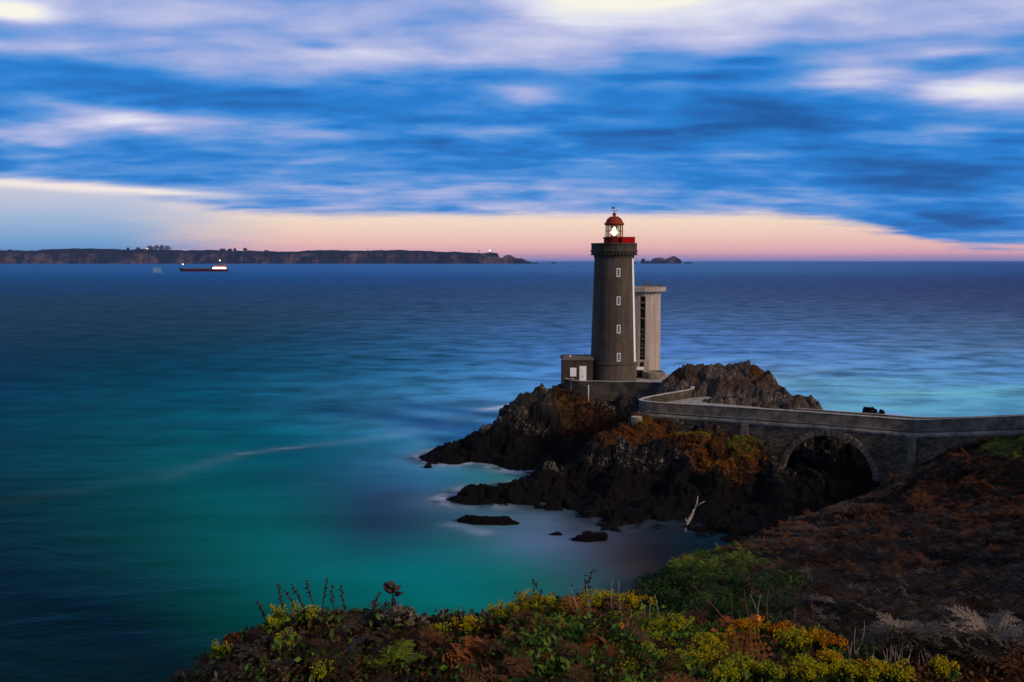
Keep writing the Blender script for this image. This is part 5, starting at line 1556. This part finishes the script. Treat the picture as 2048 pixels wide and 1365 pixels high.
for (x0, x1, x2) in ((.4, 8.5, 1.0), (-.4, -8.5, -1.0)):
    mb = MB(); z0 = 2.2; z1 = 12 * bk
    pts = [(bc[0] + x0 * bk, BY, z0), (bc[0] + x1 * bk, BY - .6, z0), (bc[0] + x1 * bk * .9, BY - .8, z1 * .9), (bc[0] + x0 * bk, BY, z1)]
    mb.add([(p[0], p[1] + dd, p[2]) for dd in (0, .06) for p in pts], [(0, 1, 2, 3), (7, 6, 5, 4), (0, 4, 5, 1), (1, 5, 6, 2), (2, 6, 7, 3), (3, 7, 4, 0)]); mb.build('sail', M['sail'], yacht)

# ------------------------------------------------------------------ sea
rows = np.concatenate([np.array([-2500, -300, -40]), np.geomspace(20, 400, 560), np.geomspace(404, 32000, 200)])
cols = np.concatenate([np.array([-1.2, -.8]), np.linspace(-.62, .62, 640), np.array([.8, 1.2])])
RYv, UCv = np.meshgrid(rows, cols, indexing='ij')
SXv = UCv * np.maximum(np.abs(RYv), 25)
# water colour by place: shallow sand is green, deep water dark teal, offshore blue; sky glitter, cliff reflection and vignette darkening painted in
CT = [(0, 545, 21.0, 55.8, 99.4),
      (500, 548, 21.5, 56.1, 100.1),
      (1000, 548, 31.8, 59.8, 104.5),
      (1500, 540, 45.8, 75.9, 115.4),
      (2048, 540, 33.8, 55.4, 98.2),
      (0, 650, 19.6, 31.0, 43.2),
      (500, 650, 21.0, 36.5, 50.8),
      (1000, 650, 40.9, 66.9, 98.5),
      (1500, 640, 53.5, 75.6, 109.0),
      (2048, 640, 48.2, 62.7, 88.0),
      (0, 760, 2.8, 25.3, 44.9),
      (500, 760, 4.0, 51.5, 68.4),
      (900, 760, 37.3, 87.7, 121.0),
      (1450, 760, 74.6, 116.1, 172.8),
      (1700, 720, 66.0, 106.4, 148.0),
      (2048, 720, 64.0, 100.3, 134.0),
      (1750, 800, 76.8, 130.6, 173.7),
      (2048, 800, 69.2, 124.7, 171.4),
      (0, 900, 1.6, 33.0, 42.7),
      (400, 900, 1.6, 61.4, 67.0),
      (700, 880, 13.3, 76.4, 96.3),
      (900, 850, 59.7, 112.5, 148.1),
      (0, 1050, 1.6, 21.0, 23.4),
      (300, 1050, 1.6, 46.5, 43.6),
      (550, 1050, 1.6, 67.0, 64.3),
      (700, 1000, 14.8, 56.0, 66.4),
      (800, 990, 30.1, 37.0, 61.9),
      (760, 1060, 16.1, 37.0, 53.5),
      (870, 960, 37.9, 88.3, 118.5),
      (1000, 950, 14.9, 76.9, 70.7),
      (0, 1250, 1.6, 6.7, 16.9),
      (250, 1250, 1.6, 14.5, 23.5),
      (400, 1180, 1.6, 46.5, 41.5),
      (650, 1140, 1.6, 75.1, 72.4),
      (900, 1160, 5.6, 96.5, 96.3),
      (800, 1240, 1.6, 77.9, 67.5),
      (950, 1080, 18.1, 70.8, 70.3),
      (1080, 1080, 59.5, 81.9, 108.4),
      (1150, 1130, 38.4, 68.0, 76.4),
      (1060, 1130, 12.8, 78.9, 68.6),
      (1250, 1130, 48.1, 38.7, 27.7),
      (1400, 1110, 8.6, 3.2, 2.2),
      (300, 1350, 1.6, 4.5, 14.5),
      (0, 1350, 1.6, 2.4, 12.1),
      (700, 1330, 1.6, 47.3, 32.7),
      (1300, 1180, 50.1, 36.1, 25.4),
      (1290, 1090, 21.1, 17.0, 13.9),
      (1200, 1092, 48.0, 50.0, 60.3),
      (1110, 1050, 58.3, 72.7, 89.3),
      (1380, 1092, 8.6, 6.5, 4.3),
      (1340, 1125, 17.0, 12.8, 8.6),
      (1290, 1160, 41.8, 35.6, 35.6),
      (1220, 1160, 39.7, 58.3, 64.5)]
ctp = []
for px, py, r_, g_, b_ in CT:
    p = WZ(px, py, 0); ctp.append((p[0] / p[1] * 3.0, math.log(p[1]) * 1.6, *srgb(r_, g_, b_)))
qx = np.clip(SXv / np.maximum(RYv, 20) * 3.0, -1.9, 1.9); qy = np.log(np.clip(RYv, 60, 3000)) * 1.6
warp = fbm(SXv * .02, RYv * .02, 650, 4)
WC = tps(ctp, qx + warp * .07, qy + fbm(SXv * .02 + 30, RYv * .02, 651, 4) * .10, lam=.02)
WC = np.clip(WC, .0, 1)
far = sstep(500, 2200, RYv)[..., None]
WC = np.maximum(WC, np.array([.0, .004, .005]))
near_m = (RYv > 15) & (RYv < 420)
# dark weed beds and pale foam trails
st1 = fbm(SXv * .035 + 3, RYv * .11, 660, 5)
mod = 1 + st1 * .30 * sstep(600, 100, RYv)
WC = WC * mod[..., None]
foam = np.zeros(SXv.shape)
def trail(pts, wd, a, seed):
    global foam
    P = [WZ(px, py, 0) for px, py in pts]
    for i in range(len(P) - 1):
        A, B = P[i][:2], P[i + 1][:2]; ab = B - A; L2 = ab @ ab
        t = ((SXv - A[0]) * ab[0] + (RYv - A[1]) * ab[1]) / L2
        tc = np.clip(t, 0, 1); d = np.hypot(SXv - A[0] - tc * ab[0], RYv - A[1] - tc * ab[1])
        foam = np.maximum(foam, a * np.exp(-(d / wd) ** 2) * (.55 + .45 * fbm(SXv * .15, RYv * .5, seed, 3)))
trail([(965, 821), (1000, 816), (1046, 808)], 1.7, 1.7, 1)
trail([(480, 908), (540, 901), (610, 893)], 1.0, .42, 2)
trail([(330, 955), (480, 908), (700, 884), (900, 846), (970, 820)], 2.2, .10, 3)
trail([(0, 1005), (180, 975), (400, 930)], 2.6, .03, 4)
trail([(620, 892), (760, 875), (900, 850)], 2.0, .15, 9)
trail([(1380, 800), (1620, 745), (1850, 705), (2100, 686)], 4.0, .16, 5)
trail([(1420, 770), (1700, 700), (2000, 640)], 8.0, .09, 6)
trail([(1640, 822), (1720, 828), (1800, 829)], 2.2, .5, 7)
trail([(900, 1050), (940, 1058), (965, 1066)], 1.1, .55, 8)
trail([(848, 922), (880, 930), (930, 926)], .6, .7, 10)
trail([(896, 998), (905, 990), (925, 975)], .7, .45, 11)
# shore wash: where the headland dips under water
shore = np.zeros(SXv.shape)
sel = (SXv > -17.5) & (SXv < 51) & (RYv > 97.5) & (RYv < 167)
ix = np.clip(((SXv[sel] + 18) / .2).astype(int), 1, len(gx) - 2); iy = np.clip(((RYv[sel] - 97) / .2).astype(int), 1, len(gy) - 2)
hv = Hh[iy, ix]
shore[sel] = np.exp(-((hv + .35) / .55) ** 2) * sstep(0, .5, fbm(SXv[sel] * .35, RYv[sel] * .35, 670, 4) + .3) * sstep(26, 8, SXv[sel]) * .5 + .10 * np.exp(-((hv + .9) / 1.3) ** 2) * sstep(14, 2, SXv[sel]) * (.7 + .6 * fbm(SXv[sel] * .2, RYv[sel] * .3, 675, 3))
shore = shore * (1 - .9 * sstep(-4, 2, SXv) * sstep(122, 114, RYv))
foam = np.clip(foam + shore, 0, 1)
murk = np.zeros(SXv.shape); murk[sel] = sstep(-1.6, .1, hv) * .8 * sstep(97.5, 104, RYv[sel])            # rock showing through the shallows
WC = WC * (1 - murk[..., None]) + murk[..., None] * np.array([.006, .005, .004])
ny, nx = SXv.shape; ii = np.arange(nx * ny).reshape(ny, nx)
Q = np.stack([ii[:-1, :-1], ii[:-1, 1:], ii[1:, 1:], ii[1:, :-1]], -1).reshape(-1, 4)
m, nt, b, out = newmat('sea_water')
P_ = geo(nt)
ca_ = attr(nt, 'wcol', 'Color'); fo = attr(nt, 'foam')
pxw, pyw, _z = xyz(nt, P_)
sw = noise(nt, P_, .05, 6, .62, .6, mapping=(.8, 1.5, 1))
sw2 = noise(nt, P_, .35, 4, .6, mapping=(.4, 1.5, 1))
sw3 = noise(nt, P_, .006, 5, .6, mapping=(.5, 1.8, 1))
df = nt.nodes.new('ShaderNodeBsdfDiffuse')
rip = noise(nt, P_, .10, 4, .6, .2, mapping=(.8, 1.0, 1)).ss(.25, .68)
rip2 = noise(nt, P_, .02, 4, .6, .3, mapping=(.5, 1.5, 1))
rl = pyw.ss(90, 260)
rm = 1.0 + ((rip - .5) * 1.05 + (rip2 - .5) * 1.1) * (rl * .85 + .15)  # ripple light and shade painted into the water colour
ca_ = mixc(nt, 1.0, ca_, comb(nt, rm, rm, rm), 'MULTIPLY')
cc = mixc(nt, fo, ca_, (.60, .72, .92))
nt.links.new(cc.s, df.inputs[0])
gl = nt.nodes.new('ShaderNodeBsdfGlossy'); gl.inputs['Roughness'].default_value = .36; gl.inputs[0].default_value = (.07, .36, .45, 1)
bp_ = nt.nodes.new('ShaderNodeBump'); bp_.inputs['Distance'].default_value = 1.0; bp_.inputs['Strength'].default_value = 1.0
hgt = sw * .9 + sw2 * .05 + sw3 * 6.0
nt.links.new(hgt.s, bp_.inputs['Height']); nt.links.new(bp_.outputs[0], gl.inputs['Normal'])
lw = nt.nodes.new('ShaderNodeFresnel'); lw.inputs[0].default_value = 1.33; nt.links.new(bp_.outputs[0], lw.inputs[1])
fac = (N(nt, lw.outputs[0]) * .45).mn(.20) * (1.0 - fo)
mx = nt.nodes.new('ShaderNodeMixShader'); nt.links.new(fac.s, mx.inputs[0]); nt.links.new(df.outputs[0], mx.inputs[1]); nt.links.new(gl.outputs[0], mx.inputs[2])
nt.links.new(mx.outputs[0], out.inputs[0]); nt.nodes.remove(b)
KW = 3.0
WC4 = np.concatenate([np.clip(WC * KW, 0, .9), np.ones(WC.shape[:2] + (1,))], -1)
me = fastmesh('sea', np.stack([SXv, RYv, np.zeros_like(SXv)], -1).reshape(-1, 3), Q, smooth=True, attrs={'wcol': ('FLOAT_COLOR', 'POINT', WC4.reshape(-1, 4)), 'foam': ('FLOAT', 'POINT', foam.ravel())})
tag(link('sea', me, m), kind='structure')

# ------------------------------------------------------------------ sea haze
hz = newmat('haze_air'); m, nt, b, out = hz
nt.nodes.remove(b)
vp = nt.nodes.new('ShaderNodeVolumePrincipled'); vp.inputs['Color'].default_value = (.30, .48, 1.0, 1); vp.inputs['Density'].default_value = 2.3e-5; vp.inputs['Anisotropy'].default_value = 0.0
nt.links.new(vp.outputs[0], out.inputs['Volume'])
mb = MB(); mb.box((0, 15000, 83.0), (82000, 36000, 174.0))
tag(mb.build('haze', m), kind='stuff')

# ------------------------------------------------------------------ render settings
sc_ = bpy.context.scene
sc_.view_settings.view_transform = 'Standard'
sc_.view_settings.look = 'None'
sc_.view_settings.exposure = 0.0
sc_.view_settings.gamma = 1.0
sc_.render.engine = 'CYCLES'
sc_.cycles.use_denoising = True
sc_.cycles.max_bounces = 5
sc_.cycles.diffuse_bounces = 2
sc_.cycles.glossy_bounces = 2
sc_.cycles.volume_bounces = 0
sc_.cycles.transparent_max_bounces = 12
